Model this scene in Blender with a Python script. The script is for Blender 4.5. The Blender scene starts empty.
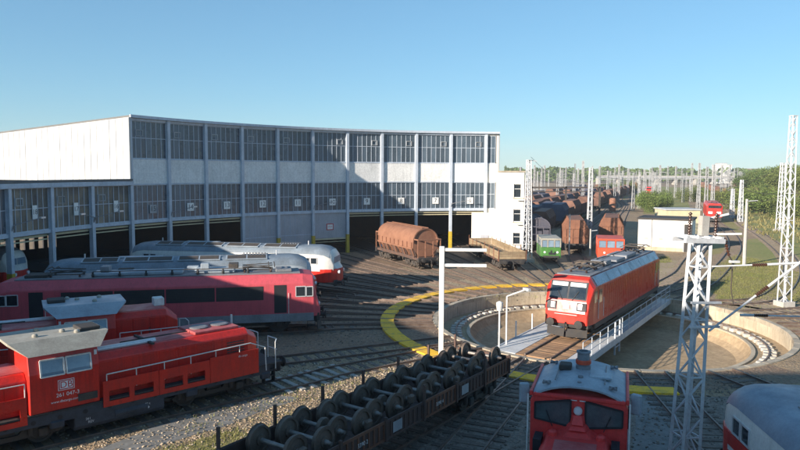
import bpy, math, random
from mathutils import Vector, Matrix
random.seed(7)
sc = bpy.context.scene
COL = sc.collection
R_ = math.radians

# ------------------------------------------------------------------ camera, sky, sun, exposure
CAM_H = 10.3
cam = bpy.data.cameras.new('camera')
cam_o = bpy.data.objects.new('camera', cam); COL.objects.link(cam_o)
cam.sensor_width = 36.0
cam.lens = 36.0 * 670.44 / 800.0
cam.clip_start = 0.1; cam.clip_end = 20000
_p, _r = R_(4.5821), R_(0.2544)
fw = Vector((0, math.cos(_p), -math.sin(_p))); up = Vector((0, math.sin(_p), math.cos(_p))); rt = Vector((1, 0, 0))
r2 = rt * math.cos(_r) + up * math.sin(_r); u2 = -rt * math.sin(_r) + up * math.cos(_r)
mw = Matrix((r2, u2, -fw)).transposed().to_4x4(); mw.translation = (0, 0, CAM_H)
cam_o.matrix_world = mw
sc.camera = cam_o

SUN_EL = R_(16.5)
SUN_TRAVEL = Vector((0.766, 0.643))          # where the shadows point
world = bpy.data.worlds.new('World'); sc.world = world; world.use_nodes = True
wn = world.node_tree.nodes; wl = world.node_tree.links
sky = wn.new('ShaderNodeTexSky'); sky.sky_type = 'NISHITA'; sky.sun_disc = False
sky.sun_elevation = SUN_EL
sky.sun_rotation = math.atan2(-SUN_TRAVEL.x, -SUN_TRAVEL.y)
sky.altitude = 50; sky.air_density = 1.0; sky.dust_density = 0.0; sky.ozone_density = 7.0
bg = wn['Background']; bg.inputs['Strength'].default_value = 0.15
gm = wn.new('ShaderNodeGamma'); gm.inputs['Gamma'].default_value = 0.66      # one even tone curve over the whole sky
wl.new(sky.outputs['Color'], gm.inputs['Color']); tn_ = wn.new('ShaderNodeMix'); tn_.data_type = 'RGBA'; tn_.blend_type = 'MULTIPLY'; tn_.inputs[0].default_value = 1.0; tn_.inputs[7].default_value = (.84, 1.0, .97, 1)
wl.new(gm.outputs['Color'], tn_.inputs[6]); wl.new(tn_.outputs[2], bg.inputs['Color'])
sun = bpy.data.lights.new('sun', 'SUN'); sun.energy = 5.0; sun.angle = R_(0.53); sun.color = (1.0, 0.88, 0.74)
sun_o = bpy.data.objects.new('sun', sun); COL.objects.link(sun_o)
d = Vector((SUN_TRAVEL.x * math.cos(SUN_EL), SUN_TRAVEL.y * math.cos(SUN_EL), -math.sin(SUN_EL)))
sun_o.rotation_euler = d.to_track_quat('-Z', 'Y').to_euler(); sun_o.location = (-60, -50, 60)
sc.view_settings.view_transform = 'Standard'; sc.view_settings.look = 'None'
sc.view_settings.exposure = 0.96; sc.view_settings.gamma = 1.0
sc.render.resolution_x = 1024; sc.render.resolution_y = 576

# ------------------------------------------------------------------ helpers
class MB:
    """collects shapes, builds ONE mesh object"""
    def __init__(s, M=None): s.v = []; s.f = []; s.M = M
    def add(s, vs, fs):
        o = len(s.v)
        for p in vs:
            p = Vector(p); s.v.append(s.M @ p if s.M else p)
        s.f += [tuple(i + o for i in f) for f in fs]
    def box(s, cx, cy, cz, sx, sy, sz, rz=0, T=None):
        vs = [Vector((x * sx / 2, y * sy / 2, z * sz / 2)) for x in (-1, 1) for y in (-1, 1) for z in (-1, 1)]
        m = Matrix.Translation((cx, cy, cz)) @ Matrix.Rotation(rz, 4, 'Z')
        if T: m = m @ T
        s.add([m @ p for p in vs], [(0, 1, 3, 2), (4, 6, 7, 5), (0, 4, 5, 1), (2, 3, 7, 6), (0, 2, 6, 4), (1, 5, 7, 3)])
        return s
    def bx(s, x0, x1, y0, y1, z0, z1): return s.box((x0 + x1) / 2, (y0 + y1) / 2, (z0 + z1) / 2, x1 - x0, y1 - y0, z1 - z0)
    def bar(s, p0, p1, w, h):
        p0 = Vector(p0); p1 = Vector(p1); dd = p1 - p0; L = dd.length
        q = dd.to_track_quat('X', 'Z').to_matrix().to_4x4()
        m = Matrix.Translation((p0 + p1) / 2) @ q
        vs = [m @ Vector((x * L / 2, y * w / 2, z * h / 2)) for x in (-1, 1) for y in (-1, 1) for z in (-1, 1)]
        s.add(vs, [(0, 1, 3, 2), (4, 6, 7, 5), (0, 4, 5, 1), (2, 3, 7, 6), (0, 2, 6, 4), (1, 5, 7, 3)]); return s
    def tube(s, p0, p1, r, n=8, r1=None):
        p0 = Vector(p0); p1 = Vector(p1); r1 = r if r1 is None else r1
        q = (p1 - p0).to_track_quat('Z', 'Y')
        vs = []
        for p, rr in ((p0, r), (p1, r1)):
            for k in range(n):
                a = 2 * math.pi * k / n
                vs.append(p + q @ Vector((rr * math.cos(a), rr * math.sin(a), 0)))
        fs = [(k, (k + 1) % n, n + (k + 1) % n, n + k) for k in range(n)] + [tuple(reversed(range(n))), tuple(range(n, 2 * n))]
        s.add(vs, fs); return s
    def path(s, pts, r, n=6):
        for a, b in zip(pts[:-1], pts[1:]): s.tube(a, b, r, n)
        return s
    def lathe(s, prof, n, M=None):
        vs = []; fs = []
        for (r, z) in prof:
            for k in range(n):
                a = 2 * math.pi * k / n; p = Vector((r * math.cos(a), r * math.sin(a), z))
                vs.append(M @ p if M else p)
        for j in range(len(prof) - 1):
            for k in range(n):
                fs.append((j * n + k, j * n + (k + 1) % n, (j + 1) * n + (k + 1) % n, (j + 1) * n + k))
        fs.append(tuple(reversed(range(n)))); fs.append(tuple(range((len(prof) - 1) * n, len(prof) * n)))
        s.add(vs, fs); return s
    def loft(s, secs, cap=True):
        n = len(secs[0]); vs = [p for q in secs for p in q]; fs = []
        for j in range(len(secs) - 1):
            for k in range(n):
                fs.append((j * n + k, (j + 1) * n + k, (j + 1) * n + (k + 1) % n, j * n + (k + 1) % n))
        if cap: fs.append(tuple(reversed(range(n)))); fs.append(tuple(range((len(secs) - 1) * n, len(secs) * n)))
        s.add(vs, fs); return s
    def prism_y(s, prof, y0, y1):          # polygon in x,z pushed along y
        return s.loft([[(x, y0, z) for x, z in prof], [(x, y1, z) for x, z in prof]])
    def prism_x(s, prof, x0, x1):          # polygon in y,z pushed along x
        return s.loft([[(x0, y, z) for y, z in prof], [(x1, y, z) for y, z in prof]])
    def prism_z(s, prof, z0, z1):
        return s.loft([[(x, y, z0) for x, y in prof], [(x, y, z1) for x, y in prof]])
    def quad(s, *p): s.add(p, [tuple(range(len(p)))]); return s
    def slab(s, a, b, c, dd, t):           # quad with thickness t along its normal
        a, b, c, dd = map(Vector, (a, b, c, dd)); n = (b - a).cross(dd - a).normalized() * t
        return s.loft([[a, b, c, dd], [a + n, b + n, c + n, dd + n]])
    def build(s, name, m, parent=None, smooth=0, bevel=0, seg=1):
        me = bpy.data.meshes.new(name); me.from_pydata([tuple(p) for p in s.v], [], s.f); me.update()
        import bmesh
        bm = bmesh.new(); bm.from_mesh(me); bmesh.ops.recalc_face_normals(bm, faces=bm.faces); bm.to_mesh(me); bm.free()
        if m is not None: me.materials.append(m)
        if smooth:
            me.polygons.foreach_set('use_smooth', [True] * len(me.polygons)); me.set_sharp_from_angle(angle=R_(smooth))
        return link(name, me, parent, bevel, seg)

def link(name, me, parent=None, bevel=0, seg=1):
    o = bpy.data.objects.new(name, me); COL.objects.link(o)
    if parent is not None: o.parent = parent
    if bevel:
        b = o.modifiers.new('bevel', 'BEVEL'); b.width = bevel; b.segments = seg; b.limit_method = 'ANGLE'; b.angle_limit = R_(35)
    return o
def tag(o, label=None, cat=None, group=None, kind=None):
    if label: o['label'] = label
    if cat: o['category'] = cat
    if group: o['group'] = group
    if kind: o['kind'] = kind
    return o
def thing(name, label, cat, loc=(0, 0, 0), rz=0, group=None, kind=None):
    o = bpy.data.objects.new(name, None); COL.objects.link(o); o.empty_display_size = 0.3
    o.location = loc; o.rotation_euler = (0, 0, rz)
    return tag(o, label, cat, group, kind)
def copy_tree(o, parent=None):
    c = o.copy(); COL.objects.link(c)
    if parent is not None: c.parent = parent
    for ch in list(o.children): copy_tree(ch, c)
    return c
def clone(root, loc, rz, label=None, group=None, scale=None):
    c = copy_tree(root); c.location = loc; c.rotation_euler = (0, 0, rz)
    if label: c['label'] = label
    if group: c['group'] = group
    if scale: c.scale = (scale,) * 3 if not hasattr(scale, '__len__') else scale
    return c
def text(name, s, size, m, parent, M, extrude=0.004):
    cu = bpy.data.curves.new(name, 'FONT'); cu.body = s; cu.size = size; cu.align_x = 'CENTER'; cu.align_y = 'CENTER'; cu.extrude = extrude
    t = bpy.data.objects.new('tmp', cu); COL.objects.link(t)
    bpy.context.view_layer.update()
    me = bpy.data.meshes.new_from_object(t.evaluated_get(bpy.context.evaluated_depsgraph_get()))
    bpy.data.objects.remove(t); me.name = name; me.transform(M); me.materials.clear(); me.materials.append(m)
    return link(name, me, parent)
def frame(o, x, y, z=None):
    """matrix with origin o and axes x, y, z"""
    x = Vector(x).normalized(); y = Vector(y).normalized(); z = x.cross(y) if z is None else Vector(z).normalized()
    m = Matrix((x, y, z)).transposed().to_4x4(); m.translation = o; return m

# pixel of the 800x450 photograph -> point on height z, or at distance Y
def ray(px, py): return fw + r2 * ((px - 400) / 670.44) + u2 * ((225 - py) / 670.44)
def on(px, py, z=0.0):
    q = ray(px, py); t = (z - CAM_H) / q.z; return Vector((q.x * t, q.y * t, z))
def at(px, py, Y):
    q = ray(px, py); t = Y / q.y; return Vector((q.x * t, Y, CAM_H + q.z * t))

# ------------------------------------------------------------------ materials
def c255(r, g, b):
    f = lambda u: (u / 255 / 12.92) if u <= 10 else ((u / 255 + 0.055) / 1.055) ** 2.4
    return (f(r), f(g), f(b))
def mat(name, c1, c2=None, rough=0.6, metal=0.0, scale=1.2, amount=(0.35, 0.7), bump=0.0, bscale=25.0, rand=0.0,
        streak=0.0, streak_c=None, island=0.0, coat=0.0, fine=0.12, fine_scale=14.0, spec=0.5):
    m = bpy.data.materials.new(name); m.use_nodes = True
    nt = m.node_tree; N = nt.nodes; L = nt.links; b = N['Principled BSDF']
    geo = N.new('ShaderNodeTexCoord')
    def noise(sc_, det=5, rg=0.6, vec=None):
        n = N.new('ShaderNodeTexNoise'); n.inputs['Scale'].default_value = sc_; n.inputs['Detail'].default_value = det; n.inputs['Roughness'].default_value = rg
        L.new(vec if vec else geo.outputs['Object'], n.inputs['Vector']); return n
    def ramp(fac, a, bb):
        r = N.new('ShaderNodeMapRange'); r.inputs[1].default_value = a; r.inputs[2].default_value = bb; L.new(fac, r.inputs[0]); r.clamp = True; return r.outputs[0]
    def mix(fac, a, bb, mode='MIX'):
        x = N.new('ShaderNodeMix'); x.data_type = 'RGBA'; x.blend_type = mode
        if isinstance(fac, float): x.inputs[0].default_value = fac
        else: L.new(fac, x.inputs[0])
        for i, q in ((6, a), (7, bb)):
            if isinstance(q, tuple): x.inputs[i].default_value = (*q, 1)
            else: L.new(q, x.inputs[i])
        return x.outputs[2]
    c2 = c2 or tuple(u * 0.75 for u in c1)
    n1 = noise(scale, 7, 0.65)
    col = mix(ramp(n1.outputs['Fac'], *amount), c1, c2)
    if fine:
        n2 = noise(fine_scale, 6, 0.7)
        v = N.new('ShaderNodeMapRange'); v.inputs[1].default_value = 0.3; v.inputs[2].default_value = 0.7; v.inputs[3].default_value = 1 - fine; v.inputs[4].default_value = 1 + fine
        L.new(n2.outputs['Fac'], v.inputs[0])
        hs = N.new('ShaderNodeHueSaturation'); L.new(v.outputs[0], hs.inputs['Value']); L.new(col, hs.inputs['Color']); col = hs.outputs[0]
    if streak:
        mp = N.new('ShaderNodeMapping'); mp.inputs['Scale'].default_value = (3.5, 3.5, 0.25); L.new(geo.outputs['Object'], mp.inputs['Vector'])
        n3 = noise(1.6, 6, 0.7, mp.outputs['Vector'])
        mm = N.new('ShaderNodeMath'); mm.operation = 'MULTIPLY'; mm.inputs[1].default_value = streak; L.new(ramp(n3.outputs['Fac'], 0.48, 0.72), mm.inputs[0])
        col = mix(mm.outputs[0], col, streak_c or tuple(u * 0.4 for u in c1))
    for amt, src in ((rand, 'o'), (island, 'i')):
        if amt:
            if src == 'o': oi = N.new('ShaderNodeObjectInfo'); rr = oi.outputs['Random']
            else: oi = N.new('ShaderNodeNewGeometry'); rr = oi.outputs['Random Per Island']
            v = N.new('ShaderNodeMapRange'); v.inputs[3].default_value = 1 - amt; v.inputs[4].default_value = 1 + amt; L.new(rr, v.inputs[0])
            hs = N.new('ShaderNodeHueSaturation'); L.new(v.outputs[0], hs.inputs['Value']); L.new(col, hs.inputs['Color']); col = hs.outputs[0]
    L.new(col, b.inputs['Base Color'])
    rr = N.new('ShaderNodeMapRange'); rr.inputs[1].default_value = 0.3; rr.inputs[2].default_value = 0.7; rr.inputs[3].default_value = max(0.03, rough - 0.12); rr.inputs[4].default_value = min(1, rough + 0.12)
    L.new(n1.outputs['Fac'], rr.inputs[0]); L.new(rr.outputs[0], b.inputs['Roughness'])
    b.inputs['Metallic'].default_value = metal; b.inputs['Specular IOR Level'].default_value = spec
    b.inputs['Coat Weight'].default_value = coat
    if bump:
        nb = noise(bscale, 6, 0.7); bp = N.new('ShaderNodeBump'); bp.inputs['Strength'].default_value = bump; bp.inputs['Distance'].default_value = 0.05
        L.new(nb.outputs['Fac'], bp.inputs['Height']); L.new(bp.outputs['Normal'], b.inputs['Normal'])
    return m

K = {}
K['white_wall'] = mat('white_wall', (.50, .515, .52), (.41, .42, .425), .75, scale=.5, streak=.4, streak_c=(.42, .40, .36), bump=.15)
K['bright_wall'] = mat('bright_wall', (.78, .765, .71), (.68, .66, .61), .75, scale=.5, streak=.3, streak_c=(.46, .44, .39), bump=.15)
K['white_brick'] = mat('white_brick', (.80, .80, .78), (.68, .68, .66), .8, scale=.7, streak=.35, streak_c=(.36, .36, .35), bump=.3, bscale=12, fine=.18, fine_scale=5)
K['frame_paint'] = mat('frame_paint', (.54, .60, .68), (.42, .47, .54), .55, scale=1.5, streak=.3, streak_c=(.25, .24, .22))
K['shed_glass'] = mat('shed_glass', (.06, .085, .11), (.09, .12, .15), .3, scale=.35, island=.3, fine=.2, spec=.6)
K['shed_glass_beige'] = mat('shed_glass_beige', (.17, .155, .12), (.07, .08, .085), .5, scale=.5, island=.4, amount=(.4, .62))
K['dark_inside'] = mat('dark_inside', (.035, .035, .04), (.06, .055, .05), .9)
K['roof_felt'] = mat('roof_felt', (.13, .13, .13), (.2, .19, .18), .9, scale=.4, bump=.3)
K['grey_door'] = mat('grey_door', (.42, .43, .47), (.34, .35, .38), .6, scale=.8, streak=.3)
K['yellow_paint'] = mat('yellow_paint', (.62, .44, .03), (.42, .30, .05), .65, scale=1.5, streak=.15, bump=.1)
K['walkway_yellow'] = mat('walkway_yellow', (.90, .52, .03), (.46, .31, .10), .8, scale=1.6, amount=(.5, .68), bump=.2, fine=.2)
K['cream'] = mat('cream', (.62, .55, .36), (.5, .43, .28), .7)
K['sign_white'] = mat('sign_white', (.82, .82, .80), (.72, .72, .7), .5)
K['black_print'] = mat('black_print', (.02, .02, .025), None, .6)
K['red_print'] = mat('red_print', (.55, .02, .02), None, .5)
K['white_print'] = mat('white_print', (.8, .8, .8), None, .5)
K['db_red'] = mat('db_red', (.66, .032, .02), (.50, .026, .018), .36, scale=.9, streak=.5, streak_c=(.20, .02, .018), fine=.12, rand=.04)
K['db_red_bright'] = mat('db_red_bright', (.54, .035, .02), (.43, .032, .02), .32, scale=.9, streak=.45, streak_c=(.20, .03, .02), fine=.1)
K['faded_red'] = mat('faded_red', (.60, .085, .11), (.50, .075, .095), .55, scale=.8, streak=.4, streak_c=(.24, .05, .05), fine=.1)
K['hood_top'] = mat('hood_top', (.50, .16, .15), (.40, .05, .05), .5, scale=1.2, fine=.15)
K['shunter_red'] = mat('shunter_red', (.78, .055, .05), (.62, .048, .042), .5, scale=.9, streak=.3, fine=.12)
K['cab_roof'] = mat('cab_roof', (.40, .38, .32), (.28, .26, .22), .65, scale=1.5, fine=.15, streak=.2)
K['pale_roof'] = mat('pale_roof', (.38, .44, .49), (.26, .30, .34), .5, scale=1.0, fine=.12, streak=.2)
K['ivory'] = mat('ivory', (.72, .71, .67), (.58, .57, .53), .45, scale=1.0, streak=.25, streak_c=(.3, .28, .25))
K['blue_roof'] = mat('blue_roof', (.22, .28, .35), (.15, .19, .24), .5, scale=1.0, fine=.12, streak=.2)
K['loco_roof'] = mat('loco_roof', (.23, .28, .33), (.15, .18, .21), .5, scale=1.0, fine=.15, streak=.35)
K['grey_roof'] = mat('grey_roof', (.24, .25, .27), (.16, .16, .17), .6, scale=1.2, streak=.2)
K['silver_roof'] = mat('silver_roof', (.20, .24, .30), (.13, .155, .19), .28, metal=.7, scale=.9)
K['under'] = mat('under', (.028, .028, .03), (.06, .052, .045), .8, scale=3, bump=.2)
K['bogie'] = mat('bogie', (.045, .042, .04), (.09, .07, .055), .8, scale=3, bump=.2)
K['frame_blue'] = mat('frame_blue', (.045, .055, .075), (.03, .035, .045), .6, scale=2)
K['cab_glass'] = mat('cab_glass', (.012, .018, .024), (.03, .04, .05), .06, scale=.8, spec=.9, fine=0)
K['grey_reflect_glass'] = mat('grey_reflect_glass', (.085, .11, .115), (.045, .06, .07), .15, scale=1.5, spec=.8, fine=.1)  # greyish reflection of the shunter's front windows put into the base colour
K['pale_glass'] = mat('pale_glass', (.25, .34, .42), (.12, .18, .25), .08, scale=.8, spec=.9, fine=0)
K['lens'] = mat('lens', (.8, .82, .85), None, .1, fine=0, spec=.9)
K['chrome'] = mat('chrome', (.72, .73, .74), (.55, .55, .56), .35, metal=.3)
K['white_rail'] = mat('white_rail', (.74, .74, .72), (.55, .53, .50), .5, scale=4)
K['far_mast'] = mat('far_mast', (.34, .35, .36), (.24, .24, .24), .6, scale=.5, rand=.3)
K['mast_paint'] = mat('mast_paint', (.61, .63, .65), (.42, .43, .44), .5, scale=2, streak=.2, streak_c=(.30, .22, .16))
K['rust'] = mat('rust', (.17, .07, .04), (.26, .12, .07), .8, scale=1.2, streak=.4, streak_c=(.10, .045, .03), bump=.15, rand=.12)
K['rust_orange'] = mat('rust_orange', (.31, .15, .09), (.22, .10, .06), .75, scale=.8, streak=.4, streak_c=(.15, .065, .04), bump=.1)
K['wagon_brown'] = mat('wagon_brown', (.15, .07, .05), (.22, .12, .085), .8, scale=1.3, streak=.3, bump=.1, rand=.25)
K['wagon_dark'] = mat('wagon_dark', (.075, .05, .045), (.13, .075, .055), .8, scale=1.5, streak=.4, streak_c=(.2, .1, .06), bump=.2)
K['wagon_blue'] = mat('wagon_blue', (.085, .09, .13), (.13, .12, .14), .8, scale=1.3, streak=.3, rand=.25)
K['tan_board'] = mat('tan_board', (.34, .26, .16), (.22, .15, .09), .8, scale=1.5, streak=.4, bump=.2, rand=.2)
K['steel_axle'] = mat('steel_axle', (.30, .28, .26), (.17, .13, .11), .5, metal=.35, scale=3)
K['wheel_dark'] = mat('wheel_dark', (.115, .088, .07), (.19, .135, .10), .6, metal=.2, scale=4, rand=.15)
K['tread'] = mat('tread', (.30, .28, .26), (.2, .16, .13), .45, metal=.5, scale=5)
K['rail_steel'] = mat('rail_steel', (.14, .10, .08), (.22, .17, .14), .5, metal=.3, scale=2)
K['sleeper_wood'] = mat('sleeper_wood', (.12, .095, .075), (.19, .155, .125), .9, scale=2.5, bump=.3, rand=.3)
K['sleeper_pale'] = mat('sleeper_pale', (.42, .40, .36), (.3, .28, .25), .9, scale=2.5, bump=.3, rand=.15)
K['plank'] = mat('plank', (.36, .22, .12), (.26, .15, .08), .85, scale=2, bump=.3, rand=.22)
K['pale_deck'] = mat('pale_deck', (.60, .61, .60), (.46, .46, .45), .6, scale=.8, fine=.12, bump=.1)
K['bridge_steel'] = mat('bridge_steel', (.25, .28, .30), (.16, .17, .18), .6, scale=1)
K['railing_paint'] = mat('railing_paint', (.42, .46, .50), (.32, .35, .38), .5, scale=2)
K['pit_wall'] = mat('pit_wall', (.55, .48, .36), (.40, .33, .24), .85, scale=.7, streak=.5, streak_c=(.22, .17, .12), bump=.4)
K['pit_coping'] = mat('pit_coping', (.50, .44, .34), (.28, .23, .17), .85, scale=1, bump=.4, rand=.12)
K['stone_block'] = mat('stone_block', (.58, .54, .47), (.42, .37, .30), .85, scale=2, bump=.4, rand=.2)
K['green_paint'] = mat('green_paint', (.065, .21, .04), (.05, .16, .035), .55, streak=.3)
K['red_orange'] = mat('red_orange', (.62, .085, .035), (.5, .07, .03), .5, streak=.25)
K['insulator'] = mat('insulator', (.075, .034, .022), (.05, .024, .017), .3)
K['concrete'] = mat('concrete', (.46, .44, .40), (.36, .34, .31), .85, scale=1.5, bump=.2, streak=.2, rand=.08)
K['far_white'] = mat('far_white', (.75, .75, .73), (.65, .65, .63), .7)
K['far_grey'] = mat('far_grey', (.40, .41, .42), (.3, .31, .32), .7, rand=.2)
K['far_roof'] = mat('far_roof', (.34, .14, .09), (.25, .12, .08), .8, rand=.2)
K['asphalt'] = mat('asphalt', (.06, .06, .06), (.09, .088, .085), .9, bump=.3)
K['bark'] = mat('bark', (.10, .075, .055), (.06, .045, .035), .9, scale=5, bump=.4)
def leafmat(name, c1, c2):
    m = mat(name, c1, c2, .65, scale=.35, island=.35, fine=0, spec=.2)
    return m
K['leaf_dark'] = leafmat('leaf_dark', (.07, .115, .03), (.11, .15, .045))
K['leaf_mid'] = leafmat('leaf_mid', (.11, .165, .042), (.16, .195, .055))
K['leaf_olive'] = leafmat('leaf_olive', (.15, .175, .05), (.11, .14, .04))
K['grass_blade'] = leafmat('grass_blade', (.16, .18, .05), (.22, .20, .08))
K['grass_dry'] = leafmat('grass_dry', (.26, .22, .10), (.17, .17, .06))
# ------------------------------------------------------------------ ground, pit, tracks
CX, CY = 14.02, 45.545
CEN = Vector((CX, CY, 0))
PIT_R = 11.38; SHED_R = 44.11; TH0 = 173.093; DTH = -6.12843
def pol(r, deg, z=0.0): return Vector((CX + r * math.cos(R_(deg)), CY + r * math.sin(R_(deg)), z))

def ground_material(name, A, B, C_, D_):
    m = bpy.data.materials.new(name); m.use_nodes = True
    nt = m.node_tree; N = nt.nodes; L = nt.links; b = N['Principled BSDF']
    g = N.new('ShaderNodeNewGeometry'); pos = g.outputs['Position']
    def noise(s, det=6, rg=.65):
        n = N.new('ShaderNodeTexNoise'); n.inputs['Scale'].default_value = s; n.inputs['Detail'].default_value = det; n.inputs['Roughness'].default_value = rg
        L.new(pos, n.inputs['Vector']); return n.outputs['Fac']
    def mr(f, a, bb, lo=0., hi=1.):
        r = N.new('ShaderNodeMapRange'); L.new(f, r.inputs[0])
        for i, q in zip((1, 2, 3, 4), (a, bb, lo, hi)): r.inputs[i].default_value = q
        return r.outputs[0]
    def mix(f, a, bb, mode='MIX'):
        x = N.new('ShaderNodeMix'); x.data_type = 'RGBA'; x.blend_type = mode
        if isinstance(f, float): x.inputs[0].default_value = f
        else: L.new(f, x.inputs[0])
        for i, q in ((6, a), (7, bb)):
            if isinstance(q, tuple): x.inputs[i].default_value = (*q, 1)
            else: L.new(q, x.inputs[i])
        return x.outputs[2]
    col = mix(mr(noise(.12), .38, .62), A, B)
    col = mix(mr(noise(.5), .42, .62), col, C_)
    col = mix(mr(noise(1.9), .55, .72), col, D_)
    # loose stones
    v = N.new('ShaderNodeTexVoronoi'); v.inputs['Scale'].default_value = 9; L.new(pos, v.inputs['Vector'])
    st = N.new('ShaderNodeSeparateColor'); L.new(v.outputs['Color'], st.inputs[0])
    col = mix(mr(st.outputs[0], 0, 1, .25, .0), col, (.48, .42, .34))
    col = mix(mr(st.outputs[1], 0, 1, .45, .0), col, (.10, .08, .065))
    L.new(col, b.inputs['Base Color']); b.inputs['Roughness'].default_value = .92; b.inputs['Specular IOR Level'].default_value = .25
    bp = N.new('ShaderNodeBump'); bp.inputs['Strength'].default_value = .7; bp.inputs['Distance'].default_value = .06
    L.new(v.outputs['Distance'], bp.inputs['Height'])
    bp2 = N.new('ShaderNodeBump'); bp2.inputs['Strength'].default_value = .5; bp2.inputs['Distance'].default_value = .25
    L.new(noise(1.1, 5), bp2.inputs['Height']); L.new(bp.outputs['Normal'], bp2.inputs['Normal']); L.new(bp2.outputs['Normal'], b.inputs['Normal'])
    return m
K['ground'] = ground_material('ground_ballast', (.46, .315, .17), (.31, .205, .115), (.38, .275, .165), (.17, .12, .08))
K['fan_ballast'] = ground_material('fan_ballast', (.34, .215, .13), (.22, .14, .085), (.29, .19, .12), (.11, .075, .055))
K['dark_ballast'] = ground_material('dark_ballast', (.26, .22, .18), (.18, .15, .125), (.29, .24, .195), (.09, .075, .065))
def surf(name, cols, scale, bump=.4):
    a, b2, c3 = cols
    m = mat(name, a, b2, .95, scale=scale, bump=bump, bscale=6, fine=.25, fine_scale=3.0, streak=0, spec=.2)
    return m
K['grass_soil'] = surf('grass_soil', ((.26, .23, .085), (.34, .27, .13), 0), .25)
K['green_grass'] = surf('green_grass', ((.20, .22, .065), (.30, .26, .11), 0), .12)
K['sand'] = surf('sand', ((.42, .33, .22), (.30, .23, .15), 0), .3)
K['pit_floor'] = surf('pit_floor', ((.44, .33, .21), (.32, .235, .145), 0), .35)
K['slab_grey'] = surf('slab_grey', ((.24, .235, .22), (.17, .165, .155), 0), .4, .15)

def annulus(name, r0, r1, z, m, parent=None, a0=0, a1=360, n=120, t=0, cx=CX, cy=CY):
    mb = MB(); full = abs(a1 - a0 - 360) < 1e-6; k = n if full else n + 1
    A = [R_(a0 + (a1 - a0) * i / n) for i in range(k)]
    if not t:
        vs = [(cx + r * math.cos(a), cy + r * math.sin(a), z) for r in (r0, r1) for a in A]
        fs = [(i, k + i, k + (i + 1) % k, (i + 1) % k) for i in range(n)]
        mb.add(vs, fs)
    else:
        secs = [[(cx + r * math.cos(a), cy + r * math.sin(a), zz) for r, zz in ((r0, z - t), (r1, z - t), (r1, z), (r0, z))] for a in A]
        if full: secs.append(secs[0])
        mb.loft(secs, cap=not full)
    return mb.build(name, m, parent)

mb = MB(); n = 144; rad = [11.7, 12.5, 16, 22, 30, 45, 70, 110, 180, 320, 600, 1200, 3000, 9000]
vs = [(CX + r * math.cos(2 * math.pi * i / n), CY + r * math.sin(2 * math.pi * i / n), 0) for r in rad for i in range(n)]
fs = [(j * n + i, (j + 1) * n + i, (j + 1) * n + (i + 1) % n, j * n + (i + 1) % n) for j in range(len(rad) - 1) for i in range(n)]
mb.add(vs, fs); tag(mb.build('ground', K['ground']), kind='structure')

# turntable pit
pit = thing('turntable_pit', None, None, kind='structure')
annulus('pit_side', 11.40, 11.42, -.02, K['bogie'], pit, t=1.0)
for i in range(54):
    annulus('wall_panel', 11.37 + random.uniform(-.015, .015), 11.41, -.225, K['pit_wall'], pit, i * 360 / 54 + .07, (i + 1) * 360 / 54 - .07, 3, .78)
for i in range(48):
    a0 = i * 7.5
    annulus('coping_stone', 11.36, 11.72, 0.07, K['pit_coping'], pit, a0 + .12, a0 + 7.38, 4, .3)
mb = MB(); n = 96; rr = [0.01, 5, 8.3, 8.75, 9.15, 9.5, 11.40]; zz = [-1.75, -1.75, -1.72, -1.45, -.97, -.97, -1.0]
mb.add([(CX + r * math.cos(2 * math.pi * i / n), CY + r * math.sin(2 * math.pi * i / n), z) for r, z in zip(rr, zz) for i in range(n)],
       [(j * n + i, (j + 1) * n + i, (j + 1) * n + (i + 1) % n, j * n + (i + 1) % n) for j in range(len(rr) - 1) for i in range(n)])
mb.build('pit_floor', K['pit_floor'], pit)
annulus('ring_kerb', 9.10, 9.34, -.86, K['pit_wall'], pit, t=.1)
annulus('ring_rail', 10.05, 10.13, -.72, K['rail_steel'], pit, t=.16)
blk = None
for i in range(84):
    a = i * 360 / 84 + random.uniform(-.4, .4)
    if blk is None:
        blk = MB().box(0, 0, 0, .75, .42, .24).build('rail_block', K['stone_block'], pit, bevel=.03); o = blk
    else: o = blk.copy(); COL.objects.link(o)
    o.location = pol(10.09 + random.uniform(-.05, .05), a, -.90); o.rotation_euler = (0, 0, R_(a) + random.uniform(-.1, .1))

tag(annulus('fan_ballast', 15.36, 44.0, .004, K['fan_ballast'], None, 88, 204, 100), kind='structure')
tag(annulus('fan_ballast', 11.73, 14.41, .004, K['fan_ballast'], None, 60, 300, 100), kind='structure')
tag(annulus('front_ballast', 15.36, 36.0, .004, K['dark_ballast'], None, 229, 290, 60), kind='structure')
tag(annulus('yellow_walkway', 14.42, 15.34, .128, K['walkway_yellow'], None, 84, 266, 150, .13), kind='structure')

# patches of other ground
def patch(name, pts, z, m, jag=.5, sub=6):
    out = []
    for a, b in zip(pts, pts[1:] + pts[:1]):
        a = Vector(a); b = Vector(b)
        for k in range(sub):
            p = a.lerp(b, k / sub); out.append((p.x + random.uniform(-jag, jag), p.y + random.uniform(-jag, jag), z))
    me = bpy.data.meshes.new(name); me.from_pydata(out, [], [tuple(range(len(out)))]); me.update(); me.materials.append(m)
    return tag(link(name, me), kind='structure')
g2 = lambda px, py: tuple(on(px, py))[:2]
patch('grass', [g2(720, 300), g2(705, 285), g2(712, 268), g2(735, 255), g2(770, 262), g2(835, 285), g2(830, 305), g2(780, 300)], .006, K['grass_soil'], .5)
patch('meadow', [g2(735, 222), g2(765, 238), g2(900, 290), g2(960, 225), g2(860, 186), g2(780, 180), g2(738, 186), g2(735, 200)], .010, K['green_grass'], 1.2, 10)
patch('grass_strip', [g2(738, 258), g2(746, 240), g2(760, 237), g2(800, 252), g2(840, 268), g2(835, 284), g2(772, 262)], .0065, K['green_grass'], .5)
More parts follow.
